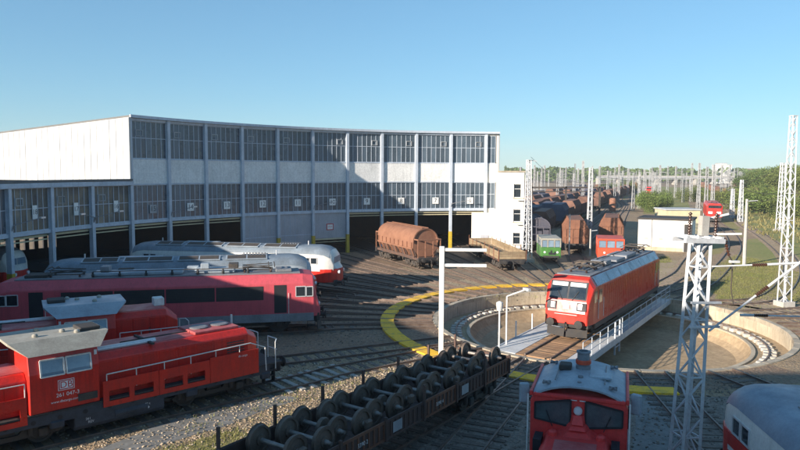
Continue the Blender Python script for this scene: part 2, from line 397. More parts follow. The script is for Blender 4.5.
patch('grass_strip', [g2(645, 214), g2(690, 216), g2(690, 188), g2(650, 186), g2(640, 198)], .008, K['green_grass'], 1.0)
patch('grass_strip', [g2(600, 200), g2(625, 190), g2(628, 196), g2(600, 214), g2(575, 222)], .008, K['grass_soil'], 1.0)
patch('grass_strip', [g2(150, 452), g2(240, 428), g2(264, 446), g2(250, 470), g2(160, 480)], .006, K['grass_soil'], .3)
patch('grass_strip', [g2(700, 256), g2(706, 243), g2(717, 228), g2(720, 218), g2(738, 224), g2(742, 236), g2(736, 252)], .007, K['grass_soil'], .5)
patch('sand', [g2(690, 300), g2(705, 300), g2(740, 308), g2(800, 320), g2(840, 340), g2(840, 312), g2(760, 304)], .0055, K['sand'], .4)
patch('sand', [g2(640, 258), g2(690, 262), g2(668, 290), g2(640, 268)], .007, K['sand'], .4)
patch('sand', [g2(470, 262), g2(530, 256), g2(600, 262), g2(590, 275), g2(520, 284), g2(440, 288), g2(395, 282), g2(400, 268)], .005, K['sand'], .5)
patch('concrete_slab', [g2(640, 395), g2(672, 400), g2(690, 470), g2(632, 470)], .008, K['slab_grey'], .08)
patch('concrete_slab', [g2(96, 450), g2(200, 410), g2(262, 392), g2(300, 398), g2(240, 420), g2(150, 450), g2(120, 470)], .007, K['slab_grey'], .12)

# tracks
GA = 0.7175 + .035
RAIL_TOP = .14
def smooth_line(pts, n=8):
    pts = [Vector((p[0], p[1], 0)) for p in pts]
    if len(pts) == 2: return pts
    q = [2 * pts[0] - pts[1]] + pts + [2 * pts[-1] - pts[-2]]; out = []
    for i in range(1, len(q) - 2):
        for k in range(n):
            t = k / n; p0, p1, p2, p3 = q[i - 1:i + 3]
            out.append(.5 * ((2 * p1) + (p2 - p0) * t + (2 * p0 - 5 * p1 + 4 * p2 - p3) * t * t + (3 * p1 - p0 - 3 * p2 + p3) * t ** 3))
    out.append(pts[-1]); return out
def normals(L):
    o = []
    for i in range(len(L)):
        t = (L[min(i + 1, len(L) - 1)] - L[max(i - 1, 0)]).normalized(); o.append(Vector((-t.y, t.x, 0)))
    return o
def walk(L, step):
    s = 0; out = []; target = step / 2
    for a, b in zip(L[:-1], L[1:]):
        l = (b - a).length
        while target <= s + l:
            p = a.lerp(b, (target - s) / l); t = (b - a).normalized(); out.append((p, math.atan2(t.y, t.x))); target += step
        s += l
    return out
SLP = MB().box(0, 0, 0, .25, 2.5, .16).build('sleeper', K['sleeper_wood'], bevel=.02)
SLP_ME = SLP.data; SLP_MODS = True; bpy.data.objects.remove(SLP)
SLP_ME2 = SLP_ME.copy(); SLP_ME2.materials.clear(); SLP_ME2.materials.append(K['sleeper_pale'])
def track(pts, singles=False, step=.65, pale=(), from_r=0, base=0.0, far=False):
    T = thing('track', None, None, kind='structure')
    L = smooth_line(pts); Nn = normals(L)
    for s in (-1, 1):
        secs = []
        for p, q in zip(L, Nn):
            c = p + q * (s * GA); w = .036
            prof = [(-.06, .0), (.06, .0), (.06, .02), (.02, .04), (w, .1), (w, RAIL_TOP), (-w, RAIL_TOP), (-w, .1), (-.02, .04), (-.06, .02)] if not far else [(-w, 0), (w, 0), (w, RAIL_TOP), (-w, RAIL_TOP)]
            secs.append([c + q * a + Vector((0, 0, z + base)) for a, z in prof])
        MB().loft(secs).build('rail', K['rail_steel'], T)
    mb = MB()
    for i, (p, a) in enumerate(walk(L, step)):
        if (p - CEN).length < from_r: continue
        if singles:
            o = bpy.data.objects.new('sleeper', SLP_ME2 if i in pale else SLP_ME); COL.objects.link(o); o.parent = T
            o.location = (p.x, p.y, base - .045 + random.uniform(-.008, .012) + (.03 if i in pale else 0)); o.rotation_euler = (random.uniform(-.01, .01), 0, a + random.uniform(-.02, .02))
        else: mb.box(p.x, p.y, base - .045 + random.uniform(-.008, .012), .25, 2.5, .16, a)
    if mb.v: tag(mb.build('sleepers', K['sleeper_wood'], T), kind='stuff')
    return T
BR = 56.5                                        # bridge direction
for i in range(-2, 13):                          # fan into the shed
    a = TH0 + DTH * (i + .5)
    track([pol(11.75, a), pol(61 if i > 0 else 23, a)], from_r=19.5)
for a in (90.4, 84.3, 78.1, 72.0):               # straight on into the yard
    p = pol(34, a)
    far_dir = Vector((math.cos(R_(70)), math.sin(R_(70)), 0))
    q = pol(60, a) + (far_dir * 25); track([pol(11.75, a), pol(22, a), p, pol(55, a), q, q + far_dir * 60, q + far_dir * 220], from_r=18, far=True)
# the track the locomotive came from: bends left behind the white house's corner, then runs to the far loco
track([pol(11.75, BR), pol(20, BR), pol(27, BR), on(690, 262), on(703, 245), on(712, 232), on(712, 219), on(705, 208), on(697, 199)], from_r=13)
track([pol(11.75, 49), pol(20, 48), on(722, 268), on(735, 247), on(728, 232), on(715, 222), on(708, 213)], from_r=14)
track([pol(11.75, 34), pol(20, 30), on(790, 262), on(762, 236), on(742, 224), on(735, 214), on(722, 204)], from_r=14)
track([on(577, 250), on(594, 233), on(618, 214), on(625, 206), on(620, 198), on(628, 190), on(640, 185)], far=True)
track([on(560, 250), on(582, 230), on(606, 213), on(614, 206), on(612, 198), on(621, 190), on(633, 185)], far=True)
for a in (14, 2, -9, -20, -31):                   # short stubs on the right of the pit
    track([pol(11.75, a), pol(30, a)], from_r=13)
# near side
track([pol(11.75, 235.3), pol(40, 235.3)], True, from_r=12.2)
track([pol(11.75, 236.5), (5.9, 32.0), (2.5, 24.4), (-1.2, 15.5)], True, from_r=13.5)
track([pol(11.75, 251.5), pol(40, 251.5)], True, from_r=12.2)
track([pol(11.75, 264.5), pol(40, 264.5)], True, from_r=12.2)
track([pol(11.75, 283), pol(30, 284)], True, from_r=12.2)
track([pol(11.75, 214.5), pol(20.5, 214.5), (-4.6, 32.3), (-11.83, 26.15), (-24, 14.8)], True, pale=(13, 14, 15, 16, 17, 18, 19), from_r=12.2)
track([pol(11.75, 206), pol(24, 206), (-11.8, 33.7), (-28.5, 24.0)], from_r=17)
track([pol(11.75, 186.5), pol(20, 186.5), (-6.1, 42.9), (-30, 37.6)], from_r=17)
track([pol(20, 178), (-7.5, 49.6), (-15.3, 48.0), (-26, 45.5), (-40, 42)], from_r=18)
track([pol(20, 156), (-5.5, 55.6), (-14.2, 57.2), (-24, 58.8), (-40, 62)], from_r=18)
# ------------------------------------------------------------------ roundhouse
W_BAY = 2 * SHED_R * math.sin(R_(abs(DTH)) / 2)
def colp(i): return pol(SHED_R, TH0 + DTH * i)
Z_DOOR, Z_BEAM, Z_LW, Z_BAND, Z_UW, Z_ROOF = 5.10, 5.42, 8.82, 9.10, 11.45, 15.40
low = thing('low_roundhouse', 'low wing of the curved engine shed with glazed front below the big white end wall', 'building', (0, 0, 0))
high = thing('high_roundhouse', 'tall curved engine shed with two bands of windows and a white brick band', 'building', (0, 0, 0))
def bayM(i, pa=None, pb=None):
    a = pa or colp(i); b = pb or colp(i + 1)
    x = (b - a).normalized(); y = Vector((-x.y, x.x, 0))
    if y.dot(a - CEN) < 0: y = -y
    m = Matrix((x, y, Vector((0, 0, 1)))).transposed().to_4x4(); m.translation = a; return m
def window(par, M, w, z0, z1, ncol, rows, glass, vent=None, y=.12):
    g = MB(M); f = MB(M); x0, x1 = .18, w - .18
    ys = [z0] + [z0 + (z1 - z0) * r for r in rows] + [z1]; cw = (x1 - x0) / ncol
    for c in range(ncol):
        for a, b in zip(ys[:-1], ys[1:]):
            t = random.uniform(-.012, .012); t2 = random.uniform(-.008, .008)
            xa, xb = x0 + c * cw + .01, x0 + (c + 1) * cw - .01
            g.slab((xa, y + t, a + .01), (xb, y + t + t2, a + .01), (xb, y - t + t2, b - .01), (xa, y - t, b - .01), .012)
    win = g.build('window', glass, par)
    for c in range(ncol + 1): f.bx(x0 + c * cw - .028, x0 + c * cw + .028, y - .045, y + .03, z0, z1)
    for z in ys: f.bx(x0, x1, y - .05, y + .028, z - .03, z + .03)
    f.build('window_frame', K['frame_paint'], win)
    if vent is not None:
        v = MB(M); xa = x0 + vent * cw + .02; xb = xa + cw * 1.25; za = z0 + (z1 - z0) * .60; zb = za + .62
        for p in ((xa, xb, y - .12, y - .05, zb - .07, zb), (xa, xb, y - .12, y - .05, za, za + .05), (xa, xa + .07, y - .12, y - .05, za + .05, zb - .07), (xb - .07, xb, y - .12, y - .05, za + .05, zb - .07)): v.bx(*p)
        v.build('vent_frame', K['far_grey'], win)
    return win
def column(par, i, top, yel):
    a = TH0 + DTH * i; p = colp(i); m = Matrix.Translation(p) @ Matrix.Rotation(R_(a), 4, 'Z')
    c = MB(m).bx(-.22, .2, -.17, .17, 0, top).build('column', K['frame_paint'], par)
    if yel: MB(m).bx(-.235, .21, -.185, .185, 0, 2.35).build('yellow_band', K['yellow_paint'], c)
    return c
SIGN = {0: '18', 1: '17', 2: '16', 3: '15', 4: '14', 5: '13', 6: '12', 7: '11', 8: '10', 9: '9', 10: '8', 11: '7', 12: '6'}
for i in range(-7, 13):
    par = low if i < 3 else high; M = bayM(i); w = W_BAY
    top = 9.25 if i < 3 else Z_ROOF - .12
    column(par, i, top, i in (0, 7, 8, 9, 11, 12))
    glass = K['shed_glass_beige'] if i in (0, 1, 2) else K['shed_glass']
    window(par, M, w, Z_BEAM, Z_LW, 7, (.52,), glass, {0: 1, 1: 1, 2: 1}.get(i))
    MB(M).bx(.16, w - .16, -.06, .2, Z_DOOR, Z_BEAM - .03).build('lintel_beam', K['frame_paint'], par)
    if i >= 3:
        MB(M).bx(.16, w - .16, -.02, .22, Z_LW + .03, Z_LW + .16).build('sill', K['frame_paint'], par)
        MB(M).bx(.16, w - .16, .02, .25, Z_LW + .16, Z_UW - .12).build('brick_band', K['white_brick'], par)
        MB(M).bx(.16, w - .16, -.02, .22, Z_UW - .12, Z_UW - .03).build('sill', K['frame_paint'], par)
        window(par, M, w, Z_UW, Z_ROOF - .38, 7, (.55,), K['shed_glass'], random.choice((1, 1, 1, 2)) if i < 8 else 5)
        MB(M).bx(.16, w - .16, -.08, .25, Z_ROOF - .35, Z_ROOF - .12).build('fascia', K['frame_paint'], par)
    else:
        MB(M).bx(-.1, w + .1, -.32, .3, 8.86, 9.24).build('fascia', K['frame_paint'], par)
    # shop door or the bundle of the open door under the lintel
    if i in (6, 7):
        dr = MB(M).bx(.2, w - .2, .1, .2, .02, Z_DOOR - .02).build('door', K['grey_door'], par)
        sm = MB(M)
        for k in range(1, 6): sm.bx(.2 + k * (w - .4) / 6 - .012, .2 + k * (w - .4) / 6 + .012, .075, .1, .1, Z_DOOR - .1)
        sm.bx(.25, w - .25, .07, .1, 2.5, 2.58); sm.build('door_seams', K['frame_paint'], dr)
    elif i == 8:
        dr = MB(M).bx(.2, w - .2, .1, .2, 1.95, Z_DOOR - .02).build('door', K['grey_door'], par)
        MB(M).bx(.2, w - .2, .07, .22, 1.75, 1.93).build('door_rail', K['cream'], dr)
        MB(M).bx(.2, w - .2, .08, .2, 1.45, 1.52).build('door_rail', K['cream'], dr)
        sg = MB(M).bx(w * .5 - .5, w * .5 + .45, .07, .095, 2.95, 3.75).build('notice', K['red_print'], dr)
        MB(M).bx(w * .5 - .4, w * .5 + .35, .06, .068, 3.05, 3.65).build('notice_face', K['sign_white'], dr)
        text('notice_mark', 'STOP', .24, K['red_print'], dr, M @ frame((w * .5 - .025, .056, 3.35), (1, 0, 0), (0, 0, 1)), .001)
    else:
        b = MB(M); b.bx(.2, w - .2, .25, .9, Z_DOOR - .28, Z_DOOR - .1)
        b.build('door_box', K['cream'], par)
        MB(M).bx(.2, w - .2, .2, .28, Z_DOOR - .55, Z_DOOR - .45).build('door_rail', K['cream'], par)
    if i in SIGN:
        sx = w * (.56 if i > 2 else .6); z = 6.45 if i > 2 else 6.9
        hh = .42 if i > 2 else .55; ww = .42 if i > 2 else .26
        s = MB(M).bx(sx - ww, sx + ww, -.02, .02, z - hh, z + hh).build('number_sign', K['sign_white'] if i not in (3,) else K['far_grey'], par)
        text('number', SIGN[i], .72 if i > 2 else .58, K['black_print'], s, M @ frame((sx, -.026, z), (1, 0, 0), (0, 0, 1)), .001)
    if i in (0, 1, 2, 4, 8, 12):
        l = MB(M); sgn = -1 if i == 1 else 1
        x0 = .05 if sgn > 0 else w - .05
        l.path([(x0, -.2, 5.6), (x0, -.35, 6.05), (x0 + sgn * 2.1, -1.0, 6.5)], .035)
        lo = l.build('lamp_arm', K['grey_roof'], par)
        MB(M).box(x0 + sgn * 2.3, -1.06, 6.52, .5, .2, .13).build('lamp_head', K['chrome'], lo)
column(high, 13, Z_ROOF - .12, True)
# short end bay beyond the last column
pa = colp(13); pb = pol(SHED_R, TH0 + DTH * 13.38); M = bayM(13, pa, pb); w = (pb - pa).length
for z0, z1 in ((Z_BEAM, Z_LW), (Z_UW, Z_ROOF - .38)): window(high, M, w - .35, z0, z1, 2, (.55,), K['shed_glass'])
e = MB(M); e.bx(.16, w, .03, .25, Z_LW + .05, Z_UW - .05); e.bx(.16, w, .03, .25, Z_ROOF - .35, Z_ROOF - .12); e.bx(w - .38, w, .03, .25, Z_UW, Z_ROOF - .36); e.bx(w - .38, w, .03, .25, Z_BEAM, Z_LW); e.bx(.16, w, .03, .25, 0, Z_BEAM - .04)
e.build('end_wall_strip', K['bright_wall'], high)
# roofs, coping, back and end walls, floor
def sector(name, prof, a0, a1, m, par, n=40):
    secs = [[pol(r, a0 + (a1 - a0) * k / n, z) for r, z in prof] for k in range(n + 1)]
    return MB().loft(secs).build(name, m, par)
RB = 64.5
aL0, aL1 = TH0 - DTH * 7.05, TH0 + DTH * 3
aH0, aH1 = TH0 + DTH * 2.97, TH0 + DTH * 13.38
sector('roof', [(SHED_R - .38, 9.27), (RB, 8.75), (RB, 8.95), (SHED_R - .38, 9.47)], aL0, aL1 + .03, K['roof_felt'], low)
sector('roof', [(SHED_R - .25, 15.3), (RB, 14.0), (RB, 14.2), (SHED_R - .25, 15.5)], aH0, aH1, K['roof_felt'], high)
sector('coping', [(SHED_R - .42, 15.29), (SHED_R - .26, 15.29), (SHED_R - .26, 15.56), (SHED_R - .42, 15.56)], aH0, aH1, K['frame_paint'], high, 80)
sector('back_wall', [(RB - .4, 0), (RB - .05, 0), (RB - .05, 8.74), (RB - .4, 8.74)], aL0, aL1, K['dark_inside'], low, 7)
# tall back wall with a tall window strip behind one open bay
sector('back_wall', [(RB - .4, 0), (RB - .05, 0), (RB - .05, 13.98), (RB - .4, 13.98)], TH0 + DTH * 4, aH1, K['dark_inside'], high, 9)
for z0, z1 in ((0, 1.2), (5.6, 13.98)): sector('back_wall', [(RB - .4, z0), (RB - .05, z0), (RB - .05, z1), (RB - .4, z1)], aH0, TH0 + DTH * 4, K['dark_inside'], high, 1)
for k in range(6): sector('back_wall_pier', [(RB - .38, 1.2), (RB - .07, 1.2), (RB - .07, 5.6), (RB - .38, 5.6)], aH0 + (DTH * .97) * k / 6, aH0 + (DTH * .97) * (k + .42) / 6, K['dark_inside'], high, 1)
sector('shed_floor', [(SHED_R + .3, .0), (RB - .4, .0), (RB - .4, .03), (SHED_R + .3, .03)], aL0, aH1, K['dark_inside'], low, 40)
# white end wall of the tall part, standing above the low roof: sheets of cladding
a = aH0 + .01; ew = []
def end_wall(ang, r0, r1, zb, m, nm, par, side):
    n = 24; rad = Vector((math.cos(R_(ang)), math.sin(R_(ang)), 0)); tn = Vector((-rad.y, rad.x, 0)) * side
    base = MB(); zt = lambda r: 15.28 - 1.3 * (r - SHED_R) / (RB - SHED_R)
    A = pol(r0, ang); B = pol(r1, ang)
    base.loft([[A + Vector((0, 0, zb)), A + Vector((0, 0, zt(r0))), A + tn * -.2 + Vector((0, 0, zt(r0))), A + tn * -.2 + Vector((0, 0, zb))],
               [B + Vector((0, 0, zb)), B + Vector((0, 0, zt(r1))), B + tn * -.2 + Vector((0, 0, zt(r1))), B + tn * -.2 + Vector((0, 0, zb))]])
    w0 = base.build(nm, m, par)
    for k in range(n):
        ra = r0 + (r1 - r0) * k / n + .024; rb = r0 + (r1 - r0) * (k + 1) / n - .024
        t = .03 + random.uniform(0, .012)
        P = [pol(ra, ang, zb + .02), pol(rb, ang, zb + .02), pol(rb, ang, zt(rb) - .03), pol(ra, ang, zt(ra) - .03)]
        s = MB(); s.loft([P, [p + tn * t for p in P]]); s.build('cladding_sheet', m, w0)
end_wall(aH0 + .2, SHED_R - .36, RB, 9.2, K['white_wall'], 'end_wall', high, 1)
end_wall(aH1, SHED_R, RB, 0.0, K['white_wall'], 'end_wall', high, -1)
mb = MB(); A = pol(SHED_R, aL0); B = pol(RB, aL0); tn = Vector((-(B - A).y, (B - A).x, 0)).normalized() * .25
mb.loft([[A, A + tn, A + tn + Vector((0, 0, 9.2)), A + Vector((0, 0, 9.2))], [B, B + tn, B + tn + Vector((0, 0, 8.7)), B + Vector((0, 0, 8.7))]]); mb.build('end_wall', K['white_wall'], low)

# white stair block at the right end
sb = thing('stair_block', 'white three storey stair block at the right end of the engine shed', 'building', (0, 0, 0))
F = at(497.5, 248, 86.2); G = at(523, 248, 85.6); ux = Vector((G.x - F.x, G.y - F.y, 0)); wS = ux.length; ux.normalize()
M = frame((F.x, F.y, 0), ux, (-ux.y, ux.x, 0))
mb = MB(M); xs0, xs1 = wS * .60, wS * .60 + .95
holes = [(1.0, 2.5), (3.9, 5.5), (7.0, 8.75)]
mb.bx(0, xs0, 0, 5, 0, 10.25); mb.bx(xs1, wS, 0, 5, 0, 10.25)
zs = [0] + [q for h in holes for q in h] + [10.25]
for a, b in zip(zs[0::2], zs[1::2]): mb.bx(xs0, xs1, .001, 4.99, a, b)
for a, b in holes: mb.bx(xs0, xs1, .3, 4.99, a, b)
mb.build('wall', K['bright_wall'], sb)
MB(M).bx(-.1, wS + .12, -.12, 5.1, 10.25, 10.42).build('roof_slab', K['pit_coping'], sb)
for a, b in holes:
    wn_ = MB(M).bx(xs0, xs1, .2, .22, a, b).build('window', K['cab_glass'], sb)
    fr = MB(M)
    for q in ((xs0, xs0 + .07, a, b), (xs1 - .07, xs1, a, b), (xs0 + .07, xs1 - .07, a, a + .07), (xs0 + .07, xs1 - .07, b - .07, b), (xs0 + .07, xs1 - .07, a + (b - a) * .62, a + (b - a) * .62 + .06)): fr.bx(q[0], q[1], .12, .19, q[2], q[3])
    fr.build('window_frame', K['white_rail'], wn_)
    MB(M).bx(xs0 - .1, xs1 + .35, -.12, .1, a - .1, a - .02).build('window_sill', K['pit_coping'], wn_)
# ladder on its right edge
ld = MB(M)
for x in (wS + .12, wS + .52): ld.tube((x, .3, .3), (x, .3, 9.3), .03)
for k in range(26): ld.tube((wS + .12, .3, .6 + k * .33), (wS + .52, .3, .6 + k * .33), .015, 5)
ld.build('ladder', K['grey_roof'], sb)
for z in (3.5, 6.6): MB(M).bx(wS - .8, wS + .55, -.35, 1.2, z, z + .06).build('landing', K['grey_roof'], sb)
pd = MB(M).bx(-2.2, -1.2, -.02, .04, .1, 2.1).build('door_or_shade_panel', K['grey_door'], sb)
MB(M).tube((wS * .85, 1.5, 10.42), (wS * .85, 1.5, 10.9), .16, 10).build('roof_vent', K['grey_roof'], sb)
wsm = MB(M).bx(-3.4, -.01, .06, .4, 0, 5.0).build('joining_wall', K['bright_wall'], sb)

# unseen block added behind the viewpoint, sized and cut back to shade the foreground
wk = thing('unseen_shade_block', 'tall plain unseen block added behind the viewpoint to shade the foreground', 'building', (0, 0, 0))
MB().bx(-36.5, -6, -16, -2.2, 0, 16.5).build('wall', K['white_brick'], wk)  # body of the added unseen shade block
MB().bx(-36.5, -6, -16, -2.2, 16.505, 16.7).build('roof', K['roof_felt'], wk)  # top of the added unseen shade block
for z in (2, 6, 12.2):
    for k in range(7):
        MB().bx(-34.5 + k * 4, -32 + k * 4, -2.19, -2.12, z, z + 2).build('window', K['shed_glass'], wk)  # windows of the added unseen shade block
# ------------------------------------------------------------------ turntable bridge
br = thing('turntable_bridge', 'long turntable bridge with brown plank deck carrying the bright red locomotive', 'turntable', (CX - .2, CY + .25, 0), R_(BR))
LH = 11.15
for y in (-.75, .75): MB().bx(-LH, LH, y - .17, y + .17, -.78, -.12).build('girder', K['bridge_steel'], br)
cb = MB()
for k in range(12): cb.bx(-10.5 + k * 1.9, -10.3 + k * 1.9, -2.2, 2.3, -.32, -.14)
cb.build('cross_beams', K['bridge_steel'], br)
for x in (-10.1, 10.1):
    bg_ = MB().bx(x - .5, x + .5, -1.3, 1.3, -.7, -.35).build('end_carriage', K['under'], br)
    for y in (-.9, .9): MB().tube((x - .07 * (1 if x > 0 else -1), y, -.38), (x + .1 * (1 if x > 0 else -1), y, -.38), .34, 20).build('carriage_wheel', K['bogie'], bg_)
# y<0 is the right-hand side seen from the camera end (towards the camera x = -LH)
for s in (-1, 1):
    MB().bx(-LH, LH, s * GA - .036, s * GA + .036, 0, RAIL_TOP).build('rail', K['rail_steel'], br)
pm = None
for k in range(86):                               # planks between and beside the rails, laid across
    x = -LH + .14 + k * .259
    for (y0, y1) in ((-1.45, -GA - .07), (-GA + .07, GA - .07), (GA + .07, 1.3)):
        nm = (round(y1 - y0, 3))
        key = ('pl', nm)
        if key not in K: K[key] = MB().box(0, 0, 0, .235, y1 - y0, .07).build('plank', K['plank']).data
        o = bpy.data.objects.new('plank', K[key]); COL.objects.link(o); o.parent = br
        o.location = (x, (y0 + y1) / 2, .015 + random.uniform(-.008, .01)); o.rotation_euler = (random.uniform(-.004, .004), 0, random.uniform(-.006, .006))
for o in [o for o in bpy.data.objects if o.name.startswith('plank') and o.parent is None]: bpy.data.objects.remove(o)
n = 9
for k in range(n):                                # pale sheet deck on the far side, plate by plate
    x0 = -LH + k * 2 * LH / n; MB().bx(x0 + .012, x0 + 2 * LH / n - .012, 1.34, 2.75, -.04, .06).build('deck_plate', K['pale_deck'], br)
    MB().bx(x0 + .012, x0 + 2 * LH / n - .012, -2.35, -1.49, -.04, .05).build('deck_plate', K['pale_deck'], br)
for y0, y1 in ((2.752, 2.85), (-2.45, -2.352)): MB().bx(-LH, LH, y0, y1, -.3, .1).build('edge_beam', K['railing_paint'], br)
for k in range(15):
    x = -LH + .4 + k * (2 * LH - .8) / 14
    MB().bx(x - .022, x + .022, -2.432, -2.388, .1, 1.15).build('railing_post', K['railing_paint'], br)
for z in (.45, .78, 1.15): MB().tube((-LH + .4, -2.41, z), (LH - .4, -2.41, z), .02).build('handrail', K['railing_paint'], br)
for k in range(7):
    x = -LH + 3.4 + k * 2.6; MB().bx(x - .035, x + .035, 2.76, 2.83, .1, 1.1).build('railing_post', K['white_rail'], br)
# drive cabin legs below the right side
dr = MB()
for x in (-4.6, -3.6): dr.bar((x, -2.4, 1.1), (x, -2.4, -.95), .09, .09)
for z in (-.5, .0, .5): dr.bar((-4.6, -2.4, z), (-3.6, -2.4, z), .05, .05)
dr.build('access_ladder', K['railing_paint'], br)
# lamp posts standing on the near end
p1 = MB().tube((-10.7, 2.55, .06), (-10.7, 2.55, 2.55), .055).build('lamp_post', K['white_rail'], br)
MB().lathe([(.05, -.34), (.16, -.3), (.2, 0), (.2, .16), (.06, .24)], 12, Matrix.Translation((-10.7, 2.55, 2.6))).build('lamp_head', K['white_rail'], p1)
p2 = MB().path([(-9.6, 2.6, .06), (-9.6, 2.6, 2.95), (-9.1, 1.7, 3.35)], .05).build('lamp_post', K['white_rail'], br)
MB().box(-9.02, 1.6, 3.38, .2, .5, .14, R_(-28)).build('lamp_head', K['white_rail'], p2)
# ------------------------------------------------------------------ railway vehicle parts
def wheel_mesh(key, r, w):
    k = ('wh', key)
    if k not in K:
        mb = MB(); M = Matrix.Rotation(R_(90), 4, 'X')
        mb.lathe([(r * .18, -w * .75), (r * .2, -w * .35), (r * .78, -w * .25), (r * .8, -w * .5), (r, -w * .5), (r, w * .35), (r * 1.06, w * .4), (r * 1.06, w * .5), (r * .8, w * .5), (r * .78, w * .15), (r * .2, w * .3), (r * .18, w * .6)], 24, M)
        o = mb.build('wheel', K['bogie'], smooth=35); K[k] = o.data; bpy.data.objects.remove(o)
    return K[k]
def bogie(par, x, wb, r=.5, axles=2, y=.75, m=None):
    """side frames, axle boxes, springs, wheels"""
    m = m or K['bogie']
    fr = MB()
    for s in (-1, 1):
        fr.prism_y([(x - wb / 2 - .75, r + .02), (x - wb / 2 - .35, r + .3), (x - .6, r + .32), (x - .4, r + .05), (x + .4, r + .05), (x + .6, r + .32), (x + wb / 2 + .35, r + .3), (x + wb / 2 + .75, r + .02), (x + wb / 2 + .6, r - .12), (x - wb / 2 - .6, r - .12)], s * 1.02 - .06, s * 1.02 + .06)
    fr.bx(x - .3, x + .3, -1.0, 1.0, r - .1, r + .25)
    b = fr.build('bogie_frame', m, par)
    for k in range(axles):
        ax = x - wb / 2 + wb * k / (axles - 1)
        for s in (-1, 1):
            o = bpy.data.objects.new('wheel', wheel_mesh((r,), r, .13)); COL.objects.link(o); o.parent = b
            o.location = (ax, s * y, r); o.rotation_euler = (0, 0, 0 if s > 0 else math.pi)
            MB().box(ax, s * 1.13, r, .34, .2, .34).build('axle_box', m, b, bevel=.04)
            if s < 0:
                sp = MB()
                for dx in (-.42, .42): sp.tube((ax + dx, s * 1.12, r - .02), (ax + dx, s * 1.12, r + .34), .1, 10)
                sp.build('spring', m, b)
    return b
def buffers(par, xe, z=1.05, sgn=1, m=None, head=K['under'], plow=False):
    m = m or K['under']
    bb = MB().bx(min(xe - .25 * sgn, xe - .02 * sgn), max(xe - .25 * sgn, xe - .02 * sgn), -1.35, 1.35, z - .28, z + .2).build('buffer_beam', m, par, bevel=.02)
    for s in (-1, 1):
        b = MB().tube((xe - .05 * sgn, s * .875, z), (xe + .35 * sgn, s * .875, z), .13, 12).build('buffer', head, par)
        M = Matrix.Translation((xe + .35 * sgn, s * .875, z)) @ Matrix.Rotation(R_(90 * sgn), 4, 'Y')
        MB().lathe([(.2, 0), (.26, .02), (.25, .07), (.1, .1)], 18, M).build('buffer_plate', head, b, smooth=40)
    MB().path([(xe, 0, z), (xe + .3 * sgn, 0, z - .05), (xe + .33 * sgn, 0, z - .45)], .05).build('coupling', m, par)
    if plow:
        mb = MB()
        for s in (-1, 1): mb.slab((xe - .15 * sgn, s * 1.25, .18), (xe + .22 * sgn, s * .05, .18), (xe + .12 * sgn, s * .05, .68), (xe - .2 * sgn, s * 1.25, .68), .03)
        mb.build('snow_plough', m, par)
def rail_line(par, name, pts, r=.022, m=None): return MB().path(pts, r).build(name, m or K['white_rail'], par)
def railing(par, name, pts, zt, zb, post_every=1, r=.022, m=None):
    mb = MB(); mb.path([(x, y, zt) for x, y in pts], r)
    for x, y in pts[::post_every]: mb.tube((x, y, zb), (x, y, zt), r * .9, 6)
    return mb.build(name, m or K['white_rail'], par)
def pane_y(par, name, x0, x1, z0, z1, y, sgn, m=None, frame_m=None, fw_=.05, lean=0.0):
    """window in a side wall (normal +-y): frame proud, glass inset in it. lean = change of y over its height"""
    yy = lambda z: y + lean * (z - z0) / (z1 - z0)
    g = MB(); g.loft([[(x0, yy(z0), z0), (x1, yy(z0), z0), (x1, yy(z1), z1), (x0, yy(z1), z1)], [(x0, yy(z0) + sgn * .012, z0), (x1, yy(z0) + sgn * .012, z0), (x1, yy(z1) + sgn * .012, z1), (x0, yy(z1) + sgn * .012, z1)]])
    w = g.build(name, m or K['cab_glass'], par)
    if frame_m:
        f = MB()
        P = lambda x, z, e: (x, yy(z) + sgn * e, z)
        for a, b in (((x0, z0), (x1, z0)), ((x1, z0), (x1, z1)), ((x1, z1), (x0, z1)), ((x0, z1), (x0, z0))): f.bar(P(*a, .014), P(*b, .014), fw_, fw_)
        f.build('window_frame', frame_m, w)
    return w
def db_logo(par, M, h):
    """white plate, red border and letters; M: x right, y up, z out"""
    w = h * 1.43
    p = MB(M).bx(-w / 2, w / 2, -h / 2, h / 2, 0, .008).build('emblem', K['white_print'], par)
    t = h * .09; f = MB(M)
    e = h * .05
    for q in ((-w / 2 + e, w / 2 - e, -h / 2 + e, -h / 2 + e + t), (-w / 2 + e, w / 2 - e, h / 2 - e - t, h / 2 - e), (-w / 2 + e, -w / 2 + e + t, -h / 2 + e + t, h / 2 - e - t), (w / 2 - e - t, w / 2 - e, -h / 2 + e + t, h / 2 - e - t)): f.bx(*q, .0085, .011)
    f.build('emblem_border', K['red_print'], p)
    text('emblem_letters', 'DB', h * .86, K['red_print'], p, M @ Matrix.Translation((0, -h * .02, .0105)), .0015)
    return p
